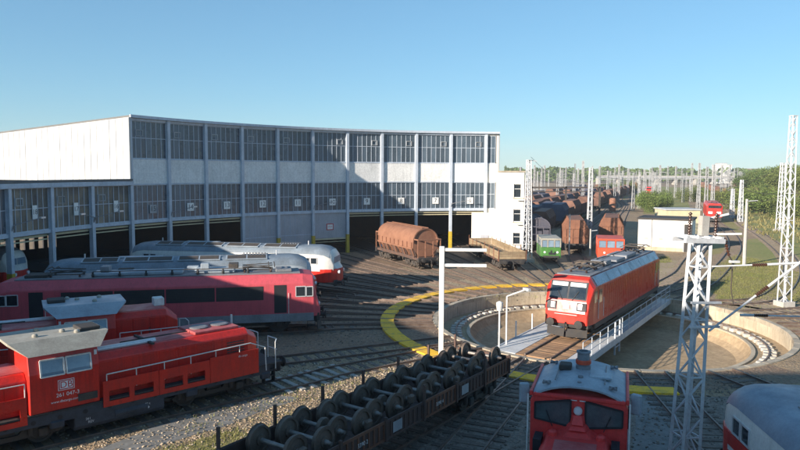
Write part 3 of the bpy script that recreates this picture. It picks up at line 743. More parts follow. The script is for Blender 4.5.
# ------------------------------------------------------------------ locomotives (local x = forward, y = left, z = 0 at rail top)
def sec6(x, w, zb, zs, zt, wr): return [(x, -w, zb), (x, -w, zs), (x, -wr, zt), (x, wr, zt), (x, w, zs), (x, w, zb)]
def inclined(xa, za, xb, zb, y0, y1, ta, tb, off):
    """quad on the sloping face running from (xa,za) up top to (xb,zb) below, between t=ta..tb"""
    P = lambda t, y: Vector((xa + (xb - xa) * t, y, za + (zb - za) * t))
    n = Vector((za - zb, 0, xb - xa)).normalized() * off
    return [P(tb, y0) + n, P(tb, y1) + n, P(ta, y1) + n, P(ta, y0) + n]
def pantograph(par, x, z, m, d=1):
    mb = MB()
    mb.path([(x - .9, -.5, z + .15), (x + .9, -.5, z + .15), (x + .9, .5, z + .15), (x - .9, .5, z + .15), (x - .9, -.5, z + .15)], .035)
    for y in (-.45, .45): mb.path([(x + .8 * d, y * .6, z + .2), (x - .95 * d, y, z + .34), (x + .9 * d, y * 1.1, z + .42)], .03)
    for dx in (-.18, .18): mb.path([(x + .85 * d + dx, -.95, z + .38), (x + .85 * d + dx, -.7, z + .48), (x + .85 * d + dx, .7, z + .48), (x + .85 * d + dx, .95, z + .38)], .03)
    p = mb.build('pantograph', m, par)
    for sx in (-.8, .8):
        for sy in (-.5, .5):
            MB().lathe([(.05, 0), (.09, .02), (.05, .05), (.09, .07), (.05, .10), (.04, .15)], 10, Matrix.Translation((x + sx, sy, z))).build('insulator', K['insulator'], p)
    return p

def electric_modern(loc, rz):
    L = thing('electric_locomotive', 'bright red modern electric locomotive with ribbed sides on the turntable bridge', 'locomotive', loc, rz)
    S = [sec6(8.3, 1.49, .95, 3.2, 3.78, 1.12), sec6(8.6, 1.47, .95, 3.05, 3.62, 1.12), sec6(9.12, 1.36, .95, 2.18, 2.36, 1.2), sec6(9.27, 1.3, .95, 1.5, 1.66, 1.15)]
    secs = S[::-1] + [[(-x, y, z) for x, y, z in q] for q in S]
    body = MB().loft(secs).build('body', K['db_red_bright'], L, bevel=.05, seg=2)
    for sg in (1, -1):
        f = lambda q: [Vector((sg * p.x, p.y, p.z)) for p in q]
        bk = MB(); q = f(inclined(8.6, 3.62, 9.12, 2.36, -1.16, 1.16, .1, .93, .012)); bk.slab(*q, .008 * sg); bk.build('windscreen_surround', K['black_print'], L)
        for y0, y1 in ((-1.08, -.05), (.05, 1.08)):
            MB().slab(*f(inclined(8.6, 3.62, 9.12, 2.36, y0, y1, .14, .88, .022)), .008 * sg).build('windscreen', K['cab_glass'], L)
            MB().slab(*f(inclined(8.6, 3.62, 9.12, 2.36, y0 + .03, y1 - .03, .16, .34, .036)), .004 * sg).build('reflection_strip', K['white_rail'], L)  # white strip paints the reflection along the top of each windscreen
        wp = MB()
        for y in (-.3, .3): wp.path([Vector((sg * 9.16, y, 2.4)), Vector((sg * 8.95, y * 2.2, 2.95))], .018)
        wp.build('wiper', K['black_print'], L)
        for y in (-.93, .93):
            h = MB().slab(*f(inclined(9.12, 2.36, 9.27, 1.66, y - .3, y + .3, .1, .8, .012)), .05 * sg).build('headlight', K['black_print'], L, bevel=.02)
            s2 = -1 if y > 0 else 1
            MB().slab(*f(inclined(9.12, 2.36, 9.27, 1.66, y + s2 * .08 - .12, y + s2 * .08 + .12, .2, .66, .07)), .01 * sg).build('lens', K['lens'], h)
        n = Vector((sg * .97, 0, .2)).normalized()
        db_logo(L, frame(Vector((sg * 9.225, 0, 2.0)) + n * .02, (0, sg, 0), Vector((-.2 * sg, 0, .97))), .28)
        buffers(L, sg * 9.2, 1.05, sg, plow=True)
        MB().bx(min(sg * 8.2, sg * 9.1), max(sg * 8.2, sg * 9.1), -1.3, 1.3, .72, .94).build('apron', K['under'], L)
        rail_line(L, 'handrail', [Vector((sg * 9.34, y, 1.55)) for y in (-.7, .7)], .02)
    for s in (-1, 1):
        for x in (7.35, -7.35):
            d = MB().bx(x - .42, x + .42, s * 1.492 - .012, s * 1.492 + .012, 1.1, 3.1).build('door', K['db_red_bright'], L)
            pane_y(L, 'door_window', x - .28, x + .28, 2.15, 2.95, s * 1.505, s, K['cab_glass'])
            pane_y(L, 'cab_window', x + (.6 if x > 0 else -1.15), x + (1.15 if x > 0 else -.6), 2.25, 2.95, s * 1.48, s, K['cab_glass'])
            rail_line(L, 'handrail', [(x - .52, s * 1.55, 1.2), (x - .52, s * 1.55, 2.4)], .018); rail_line(L, 'handrail', [(x + .52, s * 1.55, 1.2), (x + .52, s * 1.55, 2.4)], .018)
        rb = MB()
        for k in range(44): x = -6.5 + k * .302; rb.bx(x - .09, x + .09, s * 1.495 - .02, s * 1.495 + .02, 1.15, 3.12)
        rb.build('side_ribs', K['db_red_bright'], L, bevel=.012)
        MB().bx(-8.2, 8.2, s * 1.40 - .05, s * 1.40 + .05, .62, .94).build('skirt', K['bogie'], L)
        P0, P1 = Vector((0, s * 1.475, 3.235)), Vector((0, s * 1.135, 3.775))
        n = Vector((0, s * .846, .533)) * .012
        for k in range(6):
            a, b = -8.0 + k * 2.67 + .03, -8.0 + (k + 1) * 2.67 - .03
            MB().slab(P0 + n + Vector((a, 0, 0)), P0 + n + Vector((b, 0, 0)), P1 + n + Vector((b, 0, 0)), P1 + n + Vector((a, 0, 0)), .012 * s).build('roof_panel', K['silver_roof'], L)
    MB().bx(-8.1, 8.1, -1.05, 1.05, 3.79, 3.84).build('roof_deck', K['grey_roof'], L)
    for x, sx, sy, sz in ((-2.6, 2.6, 1.5, .25), (.4, 2.2, 1.6, .22), (2.6, 1.0, 1.2, .3)): MB().box(x, 0, 3.85 + sz / 2, sx, sy, sz).build('roof_box', K['grey_roof'], L, bevel=.04)
    for x in (6.3, 4.3, -4.9, -6.5): pantograph(L, x, 3.85, K['bogie'], 1 if x > 0 else -1)
    rail_line(L, 'roof_cable', [(3.2, .3, 4.1), (5.2, .3, 4.05), (6, .3, 4.05)], .03, K['bogie']); rail_line(L, 'roof_cable', [(-4, -.3, 4.1), (1.5, -.3, 4.15), (2.6, -.3, 4.2)], .03, K['bogie'])
    for x in (5.2, -5.2): bogie(L, x, 2.6, .6)
    MB().bx(-2.6, 2.6, -1.25, 1.25, .32, .94).build('transformer_box', K['under'], L, bevel=.05)
    return L

def diesel_shunter(loc, rz, label, number=None, roof=K['cab_roof']):
    """centre-cab diesel: long hood to +x, cab, short hood to -x, red skirt panels and white rails"""
    L = thing('diesel_locomotive', label, 'locomotive', loc, rz)
    red = K['db_red']
    MB().bx(-7.2, 7.2, -1.35, 1.35, .85, 1.22).build('frame', K['frame_blue'], L)
    # perforated sill
    for s in (-1, 1):
        MB().bx(-6.6, 6.6, s * 1.42 - .03, s * 1.42 + .03, .82, 1.2).build('side_sill', K['frame_blue'], L)
        for k in range(14):
            x = -6.0 + k * .9
            if abs(x) < 6.2: MB().tube((x, s * 1.452, 1.0), (x, s * 1.46, 1.0), .09, 12).build('sill_hole', K['black_print'], L)
    # fuel tank
    tk = MB().prism_x([(-1.35, .3), (1.35, .3), (1.42, .45), (1.42, .85), (-1.42, .85), (-1.42, .45)], -1.9, 1.6).build('fuel_tank', K['frame_blue'], L, bevel=.03)
    for s in (-1, 1):
        for k, (x, z, t) in enumerate(((-1.4, .68, '261'), (-1.3, .55, 'REV'), (.9, .72, '82 t'))):
            text('tank_marking', t, .13, K['white_print'], tk, frame((x, s * 1.425, z), (-s, 0, 0), (0, 0, 1)), .001)
        for dx in (0, .16, .32): MB().tube((.6 + dx, s * 1.42, .58), (.6 + dx, s * 1.426, .58), .05, 10).build('tank_mark', K['white_print'], tk)
    # walkway deck
    MB().bx(-7.25, 7.25, -1.5, 1.5, 1.22, 1.28).build('walkway', K['under'], L)
    # hoods: chamfered top
    def hood(x0, x1, w, zt, name):
        pr = [(-w, 1.28), (-w, zt - .24), (-w + .24, zt), (w - .24, zt), (w, zt - .24), (w, 1.28)]
        fs = 1 if x1 > x0 else -1
        S = [[(x0, y, z) for y, z in pr], [(x1 - .55 * fs, y, z) for y, z in pr], [(x1, y * .86, 1.28 + (z - 1.28) * (.80 if z > 1.5 else 1)) for y, z in pr]]
        h = MB().loft(S).build(name, red, L, bevel=.03)
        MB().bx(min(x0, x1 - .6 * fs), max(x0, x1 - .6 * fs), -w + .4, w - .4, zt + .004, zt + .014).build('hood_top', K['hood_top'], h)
        n = max(2, int(abs(x1 - x0) / .85))
        for s in (-1, 1):
            for k in range(n):
                a = x0 + (x1 - .6 * fs - x0) * k / n; b = x0 + (x1 - .6 * fs - x0) * (k + 1) / n; a, b = min(a, b) + .03, max(a, b) - .03
                MB().bx(a, b, s * w - .012, s * w + .028, 1.45, zt - .32).build('hood_door', red, h, bevel=.012); MB().bx(b - .12, b - .08, s * w - .01, s * w + .06, 2.0, 2.18).build('door_handle', K['under'], h)
        g = MB()
        ga, gb = sorted((x1 - 1.6 * fs, x1 - .75 * fs))
        for s in (-1, 1):
            for k in range(9): g.bx(ga, gb, s * w, s * (w + .025), 1.62 + k * .11, 1.67 + k * .11)
        g.build('grille', K['bogie'], h)
        return h
    hl = hood(-.95, 6.2, 1.18, 3.02, 'long_hood'); hs = hood(-3.4, -6.3, 1.18, 3.35 if number is None else 2.75, 'short_hood')
    if number is None: MB().box(-5.6, -.2, 3.55, .5, .6, .4).build('white_box', K['white_rail'], hs, bevel=.03)
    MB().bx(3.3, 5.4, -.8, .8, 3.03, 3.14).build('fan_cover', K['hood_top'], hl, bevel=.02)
    for x in (3.85, 4.85): MB().lathe([(.4, 0), (.42, .05), (.34, .07)], 20, Matrix.Translation((x, 0, 3.14))).build('fan_ring', K['grey_roof'], hl)
    MB().tube((5.6, .2, 2.95), (5.6, .2, 3.45), .05, 8).build('aerial', K['white_rail'], hl)
    MB().tube((-.9, -.62, 3.08), (1.6, -.62, 3.08), .11, 10).build('exhaust_pipe', K['chrome'], hl)
    rail_line(hl, 'hood_rail', [(.3, -.25, 3.13), (3.2, -.25, 3.13)], .03, K['under'])
    MB().box(1.3, -.2, 3.07, .12, 1.9, .08).build('hood_band', K['under'], hl)
    # cab
    wb, wt = 1.46, 1.26
    cabp = [(-wb, 1.28), (-wb, 2.75), (-wt, 3.65), (wt, 3.65), (wb, 2.75), (wb, 1.28)]
    cab = MB().loft([[(-3.4, y, z) for y, z in cabp], [(-.95, y, z) for y, z in cabp]]).build('cab', red, L, bevel=.03)
    # roof: wide slab with slanted flanks overhanging, trapezoid seen from the side
    rs = [(-1.60, 3.46), (-1.02, 3.93), (1.02, 3.93), (1.60, 3.46), (1.5, 3.46), (.95, 3.83), (-.95, 3.83), (-1.5, 3.46)]
    rp = lambda x, k: [(x * (1 if z < 3.6 else k), y, z) for y, z in rs]
    rf = MB().loft([[(-2.175 + q, y, z) for q, (y, z) in ((-1.25 if z < 3.6 else -1.75, (y, z)) for y, z in rs)], [(-2.175 + q, y, z) for q, (y, z) in ((1.25 if z < 3.6 else 1.75, (y, z)) for y, z in rs)]]).build('cab_roof', roof, cab)
    MB().bx(-3.6, -.75, -.9, .9, 3.66, 3.825).build('roof_core', red, cab)
    for x, y in ((-2.9, -.5), (-1.9, -.3), (-1.5, -.75), (-2.6, .5)): MB().lathe([(.1, 0), (.11, .07), (.06, .12)], 12, Matrix.Translation((x, y, 3.93))).build('roof_fitting', K['cab_roof'], rf)
    MB().box(-1.0, -.3, 4.0, .75, .9, .14).build('signal_horn', K['under'], rf, bevel=.03)
    for s in (-1, 1):
        ln = -s * .0
        yb = lambda z: s * (1.46 - (z - 2.75) * .222)
        z0, z1 = 2.62, 3.22
        for xa, xb in ((-3.0, -2.2), (-2.12, -1.25)):
            g = MB(); e = s * .014
            q = [(xa, s * 1.475, z0), (xb, s * 1.475, z0), (xb, s * 1.475, 2.75), (xb, yb(z1) + e, z1), (xa, yb(z1) + e, z1), (xa, s * 1.475, 2.75)]
            w = MB().loft([q, [(a, b + s * .012, c) for a, b, c in q]]).build('side_window', K['pale_glass'], cab)
            f = MB(); q2 = [Vector((a, b + s * .02, c)) for a, b, c in q]
            for A, B in zip(q2, q2[1:] + q2[:1]): f.bar(A, B, .055, .05)
            f.build('window_frame', K['white_rail'], w)
        MB().bx(-1.1, -1.0, s * 1.36 - .03, s * 1.36 + .03, 3.12, 3.3).build('side_lamp', K['lens'], cab)
        # lower cab: cable cover and steps
        MB().bx(-1.75, -1.05, s * 1.462, s * 1.49, 1.45, 1.72).build('cab_grille', K['bogie'], cab)
        if number:
            fr = lambda x, z: frame((x, s * 1.463, z), (-s, 0, 0), (0, 0, 1))
            db_logo(cab, fr(-2.15, 2.2), .40)
            text('running_number', number, .20, K['white_print'], cab, fr(-2.1, 1.83), .0015)
            text('web_address', 'www.dbcargo.com', .13, K['white_print'], cab, fr(-2.2, 1.60), .0015)
        # skirt panels beside the walkway, each with openings
        for x0, x1 in ((-6.3, -3.5), (-.85, 1.35), (1.37, 3.6), (3.62, 6.0)):
            mb = MB(); y0, y1 = sorted((s * 1.47, s * 1.52)); h = 2.02 if x0 < 3.6 else 2.1
            op = x0 < 3.6
            mb.bx(x0, x1, y0, y1, 1.62 if op else 1.0, h)
            if op:
                mb.bx(x0, x1, y0, y1, 1.0, 1.2); mb.bx(x0, x0 + .22, y0, y1, 1.2, 1.62); mb.bx(x1 - .22, x1, y0, y1, 1.2, 1.62); mb.bx((x0 + x1) / 2 - .1, (x0 + x1) / 2 + .1, y0, y1, 1.2, 1.62)
            mb.build('skirt_panel', red, L)
        if s < 0: text('skirt_lettering', 'db cargo', .13, K['white_print'], L, frame((5.2, s * 1.523, 1.92), (1, 0, 0), (0, 0, 1)), .001)
        railing(L, 'handrail', [(-6.3, s * 1.5), (-5.4, s * 1.5), (-4.5, s * 1.5), (-3.55, s * 1.5)], 2.5, 2.0)
        mb = MB(); mb.path([(-.7, s * 1.5, 2.28), (1.3, s * 1.5, 2.32), (5.6, s * 1.5, 2.42), (6.35, s * 1.5, 2.1), (6.4, s * 1.5, 1.0)], .024)
        for x in (-.7, .45, 1.6, 2.75, 3.9, 5.05): mb.tube((x, s * 1.5, 1.6), (x, s * 1.5, 2.28 + (x + .7) * .022), .02, 6)
        mb.path([(6.9, s * 1.5, 1.0), (6.9, s * 1.5, 2.25), (7.15, s * 1.2, 2.3), (7.15, s * .45, 2.3), (7.15, s * .45, 1.25)], .024); mb.path([(7.15, s * .45, 1.8), (7.15, s * 1.2, 1.8)], .02)
        mb.path([(-6.9, s * 1.5, 1.0), (-6.9, s * 1.5, 2.25), (-7.15, s * 1.2, 2.3), (-7.15, s * .45, 2.3), (-7.15, s * .45, 1.25)], .024)
        mb.build('handrail', K['white_rail'], L)
        st = MB()
        for x in (6.65, -6.65):
            for z in (.35, .65, .95): st.bx(x - .25, x + .25, s * 1.3 - .12, s * 1.3 + .16, z, z + .03)
            for dx in (-.26, .26): st.bx(x + dx - .015, x + dx + .015, s * 1.3 - .12, s * 1.3 + .16, .33, 1.2)
        st.build('steps', K['under'], L)
        for x in (6.4, 2.8, -2.5, -6.0): MB().box(x, s * 1.4, .75, .5, .2, .3).build('sand_box', K['frame_blue'], L, bevel=.05)
    for sg in (1, -1):
        buffers(L, sg * 7.3, 1.05, sg, K['under'])
        for y in (-.6, .6):
            h = MB().box(sg * 6.27, y, 2.0, .12, .3, .3).build('headlight', red, L, bevel=.03)
            MB().tube((sg * 6.33, y, 2.0), (sg * 6.36, y, 2.0), .1, 14).build('lens', K['lens'], h)
    for x in (4.0, -4.1): bogie(L, x, 2.4, .5)
    MB().tube((-.4, -1.25, .62), (.9, -1.25, .62), .22, 14).build('air_tank', K['frame_blue'], L)
    return L

def electric_old(loc, rz):
    L = thing('electric_locomotive', 'faded pinkish red electric locomotive with a long dark grille in the shade', 'locomotive', loc, rz)
    S = [sec6(8.35, 1.5, 1.05, 3.2, 3.72, 1.1), sec6(9.0, 1.46, 1.05, 3.0, 3.62, 1.05), sec6(9.2, 1.36, 1.05, 2.2, 2.35, 1.3), sec6(9.42, 1.3, 1.05, 1.5, 1.6, 1.25)]
    secs = S[::-1] + [[(-x, y, z) for x, y, z in q] for q in S]
    MB().loft(secs).build('body', K['faded_red'], L, bevel=.06, seg=2)
    for s in (-1, 1):
        MB().bx(-9.0, 9.0, s * 1.49 - .03, s * 1.49 + .03, .8, 1.3).build('lower_band', K['grey_roof'], L)
        for k in range(4):
            a = -5.6 + k * 2.9
            g = MB().bx(a, a + 2.82, s * 1.505 - .01, s * 1.505 + .01, 2.2, 3.05).build('grille', K['black_print'], L)
            sl = MB()
            for j in range(8): sl.bx(a + .03, a + 2.79, s * 1.52 - .004, s * 1.52 + .012, 2.25 + j * .1, 2.29 + j * .1)
            sl.build('grille_slats', K['under'], g)
        cr = MB()
        for j in range(7): cr.bx(-6.2, 6.4, s * 1.5 - .012, s * 1.5 + .012, 1.42 + j * .1, 1.45 + j * .1)
        cr.build('pressed_ribs', K['faded_red'], L)
        for x in (6.95, -6.95):
            MB().bx(x - .38, x + .38, s * 1.505 - .01, s * 1.505 + .01, 1.35, 3.1).build('door_opening', K['black_print'], L)
            pane_y(L, 'cab_window', x + (.95 if x > 0 else -1.55), x + (1.55 if x > 0 else -.95), 2.35, 2.98, s * 1.492, s, K['cab_glass'], K['chrome'])
            pane_y(L, 'cab_window', x + (1.6 if x > 0 else -2.0), x + (2.0 if x > 0 else -1.6), 2.35, 2.95, s * 1.478, s, K['cab_glass'], K['chrome'])
            rail_line(L, 'handrail', [(x + .5, s * 1.56, 1.3), (x + .5, s * 1.56, 2.6)], .02)
    for sg in (1, -1):
        for y0, y1 in ((-1.0, -.06), (.06, 1.0)):
            q = [Vector((sg * p.x, p.y, p.z)) for p in inclined(9.0, 3.62, 9.2, 2.35, y0, y1, .22, .85, .02)]
            MB().slab(*q, .01 * sg).build('windscreen', K['cab_glass'], L)
        for y in (-.85, .85): MB().tube((sg * 9.36, y, 1.75), (sg * 9.44, y, 1.75), .13, 14).build('headlight', K['lens'], L)
        buffers(L, sg * 9.4, 1.05, sg, plow=True)
        db_logo(L, frame((sg * 9.36, 0, 1.95), (0, sg, 0), (-.28 * sg, 0, .96)), .4)
        st = MB()
        for z in (.45, .75): st.bx(min(sg * 8.6, sg * 9.1), max(sg * 8.6, sg * 9.1), -1.45, -1.2, z, z + .03)
        for x in (sg * 8.62, sg * 9.08): st.bx(x - .015, x + .015, -1.45, -1.42, .45, 1.05)
        st.build('steps', K['under'], L)
    MB().bx(-8.2, 8.2, -1.02, 1.02, 3.73, 3.79).build('roof_deck', K['grey_roof'], L)
    for x, sx, sy, sz in ((-1.5, 5.2, 1.3, .22), (3.0, 2.4, 1.1, .28)): MB().box(x, 0, 3.8 + sz / 2, sx, sy, sz).build('roof_box', K['pale_roof'], L, bevel=.06)
    for x in (5.6, -5.6): pantograph(L, x, 3.8, K['bogie'], 1 if x > 0 else -1)
    for k in range(7): MB().lathe([(.06, 0), (.1, .04), (.06, .08), (.1, .12), (.06, .18), (.05, .3)], 10, Matrix.Translation((-4 + k * 1.5, -.8, 3.8))).build('insulator', K['under'], L)
    for x, y, a, b, c in ((-2.4, .7, .9, .4, .3), (-.6, .75, 1.3, .35, .22), (1.6, .7, .7, .5, .34), (2.4, -.3, .5, .5, .4), (4.1, .2, .6, .9, .3), (-3.4, -.1, .5, .8, .35), (-7.2, 0, 1.2, 1.2, .18), (7.2, 0, 1.0, 1.3, .18)): MB().box(x, y, 4.02 + c / 2 if abs(x) < 4.4 and abs(y) < .6 else 3.79 + c / 2, a, b, c).build('roof_equipment', random.choice((K['grey_roof'], K['bogie'], K['pale_roof'])), L, bevel=.03)
    rail_line(L, 'busbar', [(-4, -.8, 4.12), (5, -.8, 4.12), (5.5, -.5, 4.1)], .03, K['bogie'])
    for x in (5.4, 0, -5.4): bogie(L, x, 2.9 if x else 2.9, .62)
    return L

def vnose_diesel(loc, rz, label, roof, lower=K['db_red'], fine=True, upper=K['ivory']):
    """rounded V-nose main-line diesel: light upper body, red below, raised roof grids"""
    L = thing('diesel_locomotive', label, 'locomotive', loc, rz)
    def ring(x, w, zt, nose=0.0):
        P = []
        for k in range(13):
            t = math.pi * k / 12; cx = math.cos(t); P.append((x, -w * (abs(cx) ** .55) * (1 if cx > 0 else -1), zt - .95 + .95 * math.sin(t) ** .8))
        return [(x, -w, 1.05)] + P + [(x, w, 1.05)]
    # lower (red) and upper body split at z = 2.0
    def outline(x, w): return w
    fr = [(7.6, 1.48, 3.95), (8.3, 1.44, 3.86), (8.75, 1.33, 3.66), (9.05, 1.16, 3.3)]
    secs = []
    for x, w, zt in fr[::-1] + [(-x, w, zt) for x, w, zt in fr]:
        q = ring(x, w, zt); q[0] = (x, -w, 2.0); q[-1] = (x, w, 2.0); secs.append(q)
    MB().loft(secs).build('upper_body', upper, L, smooth=50)
    # nose: lower, bulged to a V
    low_p = [(7.6, 1.49), (8.4, 1.46), (8.9, 1.30), (9.3, .9), (9.52, .25)]
    prof = [(x, -w) for x, w in low_p] + [(x, w) for x, w in low_p[::-1]]
    full = [(x, y) for x, y in prof] + [(-x, -y) for x, y in prof]
    MB().prism_z(full, 1.02, 2.12).build('lower_body', lower, L, bevel=.05, seg=2)
    nz = [(x + .0, y) for x, y in prof]
    for sg in (1, -1):
        top = [(8.6, -1.2), (8.95, -.95), (9.15, -.2), (9.15, .2), (8.95, .95), (8.6, 1.2), (7.7, 1.2), (7.7, -1.2)]
        bot = [(8.75, -1.36), (9.3, -.9), (9.5, -.25), (9.5, .25), (9.3, .9), (8.75, 1.36), (7.7, 1.36), (7.7, -1.36)]
        MB().loft([[(sg * x, y, 2.12) for x, y in bot], [(sg * x, y, 2.55) for x, y in top]]).build('nose_cap', upper, L, bevel=.05, seg=2)
        for y0, y1 in ((-.98, -.05), (.05, .98)):
            def P(y, z):
                return Vector((sg * 9.056, y, z))
            MB().slab(P(y0, 2.58), P(y1, 2.58), P(y1 * .9, 3.08), P(y0 * .9, 3.08), .03 * sg).build('windscreen', K['pale_glass'], L)
        for y in (-.7, .7): MB().tube((sg * 9.3, y, 1.85), (sg * 9.5, y * 1.02, 1.85), .14, 14).build('headlight', K['lens'], L)
        buffers(L, sg * 9.35, 1.02, sg)
    for s in (-1, 1):
        for x in (7.1, -7.1):
            for dx in (0, .62): pane_y(L, 'cab_window', x + dx - .5, x + dx + .02, 2.55, 3.05, s * 1.475, s, K['cab_glass'], K['chrome'])
        for k in range(6): MB().tube((-4.2 + k * 1.7, s * 1.475, 2.55), (-4.2 + k * 1.7, s * 1.5, 2.55), .22, 16).build('porthole', K['cab_glass'], L)
        MB().bx(-8.0, 8.0, s * 1.5 - .012, s * 1.5 + .012, 1.95, 2.1).build('body_stripe', upper, L)
    # roof skin and grids
    rs = []
    for x, ww, dz in ((-8.75, 1.35, -.28), (-8.3, 1.46, -.075), (-7.6, 1.495, .015), (7.6, 1.495, .015), (8.3, 1.46, -.075), (8.75, 1.35, -.28)):
        q = [(x, -ww * (abs(math.cos(t)) ** .55) * (1 if math.cos(t) > 0 else -1), 3.01 + dz + .95 * math.sin(t) ** .8) for t in [math.pi * (k / 12) for k in range(1, 12)]]
        rs.append(q + [(x, y * .97, z - .03) for _, y, z in q[::-1]])
    MB().loft(rs).build('roof_skin', roof, L, smooth=50)
    for k, (a, b) in enumerate(((-6.6, -4.2), (-3.9, -.6), (-.3, 2.6), (3.0, 5.9))):
        fr_ = MB().slab((a, -1.25, 3.80), (b, -1.25, 3.80), (b, -.42, 4.0), (a, -.42, 4.0), .06).build('roof_grid', K['pale_roof'], L)
        for e in (0, 1):
            xa = a + .1 + e * (b - a - .1) / 2; xb = xa + (b - a - .3) / 2
            MB().slab((xa, -1.18, 3.88), (xb, -1.18, 3.88), (xb, -.5, 4.045), (xa, -.5, 4.045), .01).build('grid_mesh', K['bogie'], fr_)
    MB().bx(-4.4, -1.4, -.28, .4, 3.97, 4.05).build('roof_hatch', K['pale_roof'], L, bevel=.02)
    fm = MB()
    for k in range(8): fm.bx(4.2 + k * .22, 4.28 + k * .22, -.3, .5, 3.98, 4.1)
    fm.bx(4.1, 6.0, -.34, .54, 3.95, 4.0); fm.build('roof_vent', K['grey_roof'], L)
    for x in (6.6, -6.6): MB().tube((x, 0, 3.95), (x, 0, 4.3), .05, 8).build('horn', K['chrome'], L)
    for x in (5.0, -5.0): bogie(L, x, 3.0, .5)
    MB().bx(-2.4, 2.4, -1.3, 1.3, .4, 1.03).build('fuel_tank', K['under'], L, bevel=.05)
    return L

def small_shunter(loc, rz):
    """three-axle shunter seen from its hood end: +x hood"""
    L = thing('shunting_locomotive', 'small red shunting locomotive with pale roof and chimney seen from above', 'locomotive', loc, rz)
    red = K['shunter_red']
    MB().bx(-4.6, 5.2, -1.4, 1.4, .75, 1.25).build('frame', K['under'], L)
    MB().bx(-4.6, 5.2, -1.5, 1.5, 1.25, 1.32).build('walkway', K['grey_roof'], L)
    # cab
    cp = [(-1.45, 1.32), (-1.45, 3.05), (-1.32, 3.32), (1.32, 3.32), (1.45, 3.05), (1.45, 1.32)]
    cab = MB().loft([[(-3.1, y, z) for y, z in cp], [(0, y, z) for y, z in cp]]).build('cab', red, L, bevel=.03)
    # curved roof
    rp = []
    for k in range(11):
        t = -1 + 2 * k / 10; rp.append((t * 1.40, 3.30 + .34 * (1 - abs(t) ** 2.4)))
    prof = rp + [(y * .97, z - .05) for y, z in rp[::-1]]
    rf = MB().loft([[(-3.08, y * .94, z) for y, z in prof], [(-2.9, y, z) for y, z in prof], [(-.18, y, z) for y, z in prof], [(.02, y * .96, z - .03) for y, z in prof]]).build('cab_roof', K['pale_roof'], cab, smooth=40)
    for s in (-1, 1):
        MB().bx(-3.1, .04, s * 1.43 - .045, s * 1.43 + .045, 3.2, 3.36).build('roof_gutter', red, cab, bevel=.02)
        MB().path([(-2.6, s * .75, 3.62), (-.5, s * .75, 3.62)], .02).build('roof_rail', K['grey_roof'], rf)
    MB().bx(-.02, .05, -1.38, 1.38, 3.2, 3.31).build('front_gutter', red, cab, bevel=.02)
    MB().bx(-1.65, -1.05, .25, .95, 3.58, 3.66).build('roof_hatch', K['pale_roof'], rf, bevel=.02)
    for x, y in ((-.35, -1.0), (-.35, 1.0), (-2.7, -1.0), (-2.7, 1.0)):
        q = MB(); q.box(x, y, 3.56, .3, .05, .07, R_(45)); q.box(x, y, 3.56, .3, .05, .07, R_(-45)); q.build('roof_bracket', K['grey_roof'], rf)
    MB().tube((-.9, 0, 3.62), (-.9, 0, 3.70), .08, 12).build('roof_fitting', K['grey_roof'], rf); MB().tube((-.35, 0, 3.6), (-.35, 0, 3.68), .06, 12).build('roof_fitting', K['grey_roof'], rf)
    ch = MB().lathe([(.24, 3.55), (.24, 3.74), (.20, 3.76), (.20, 4.15), (.235, 4.17), (.235, 4.22), (.16, 4.23), (.16, 4.0)], 20, Matrix.Translation((-2.0, .02, 0))).build('chimney', K['grey_roof'], rf, smooth=40)
    MB().lathe([(.24, 3.80), (.25, 3.82), (.25, 3.92), (.24, 3.94)], 20, Matrix.Translation((-2.0, .02, 0))).build('chimney_band', K['red_orange'], ch)
    MB().box(-1.9, -.55, 3.68, .5, .4, .2).build('horn', K['bogie'], rf, bevel=.04)
    # front windows (towards +x), pillar with lamp
    for s in (-1, 1):
        y0, y1 = (.22, 1.3) if s > 0 else (-1.3, -.22)
        q = [(.012, y0, 2.35 if s else 0), (.012, y1, 2.5), (.012, y1, 3.0), (.012, y0, 3.18)] if s > 0 else [(.012, y0, 2.5), (.012, y1, 2.35), (.012, y1, 3.18), (.012, y0, 3.0)]
        w = MB().loft([q, [(x + .015, y, z) for x, y, z in q]]).build('front_window', K['grey_reflect_glass'], cab)
        f = MB()
        for A, B in zip(q, q[1:] + q[:1]): f.bar(Vector(A) + Vector((.02, 0, 0)), Vector(B) + Vector((.02, 0, 0)), .05, .05)
        f.build('window_frame', K['black_print'], w)
        wi = MB(); wi.path([(.05, (y0 + y1) / 2, 2.3), (.06, (y0 + y1) / 2 + .2 * s, 2.8)], .015); wi.build('wiper', K['black_print'], w)
        pane_y(L, 'side_window', -1.3, -.4, 2.35, 3.0, s * 1.452, s, K['cab_glass'], K['black_print'])
        pane_y(L, 'side_window', -2.7, -1.7, 2.35, 3.0, s * 1.452, s, K['cab_glass'], K['black_print'])
        mi = MB().box(-.25, s * 1.68, 3.18, .16, .3, .62, -s * .35).build('mirror', K['pale_roof'], cab, bevel=.03)
        MB().path([(-.3, s * 1.45, 3.0), (-.25, s * 1.6, 3.0)], .02).build('mirror_arm', K['black_print'], mi)
        rail_line(L, 'handrail', [(.25, s * 1.5, 1.3), (.2, s * 1.5, 3.3)], .025)
        MB().bx(.35, 1.0, s * 1.12 - .12, s * 1.12 + .12, 1.6, 2.2).build('step_box', K['black_print'], L)
    MB().tube((.01, 0, 2.88), (.08, 0, 2.88), .13, 18).build('lamp', K['chrome'], cab); MB().tube((.08, 0, 2.88), (.095, 0, 2.88), .09, 16).build('lamp_glass', K['lens'], cab)
    for y in (-.14, .14): MB().bx(.01, .03, y - .1, y + .1, 3.17, 3.25).build('plate', K['white_print'], cab)
    # hood with flared pedestal
    w = 1.02; zt = 2.22
    hp = [(-w, 1.32), (-w, zt - .2), (-w + .18, zt), (w - .18, zt), (w, zt - .2), (w, 1.32)]
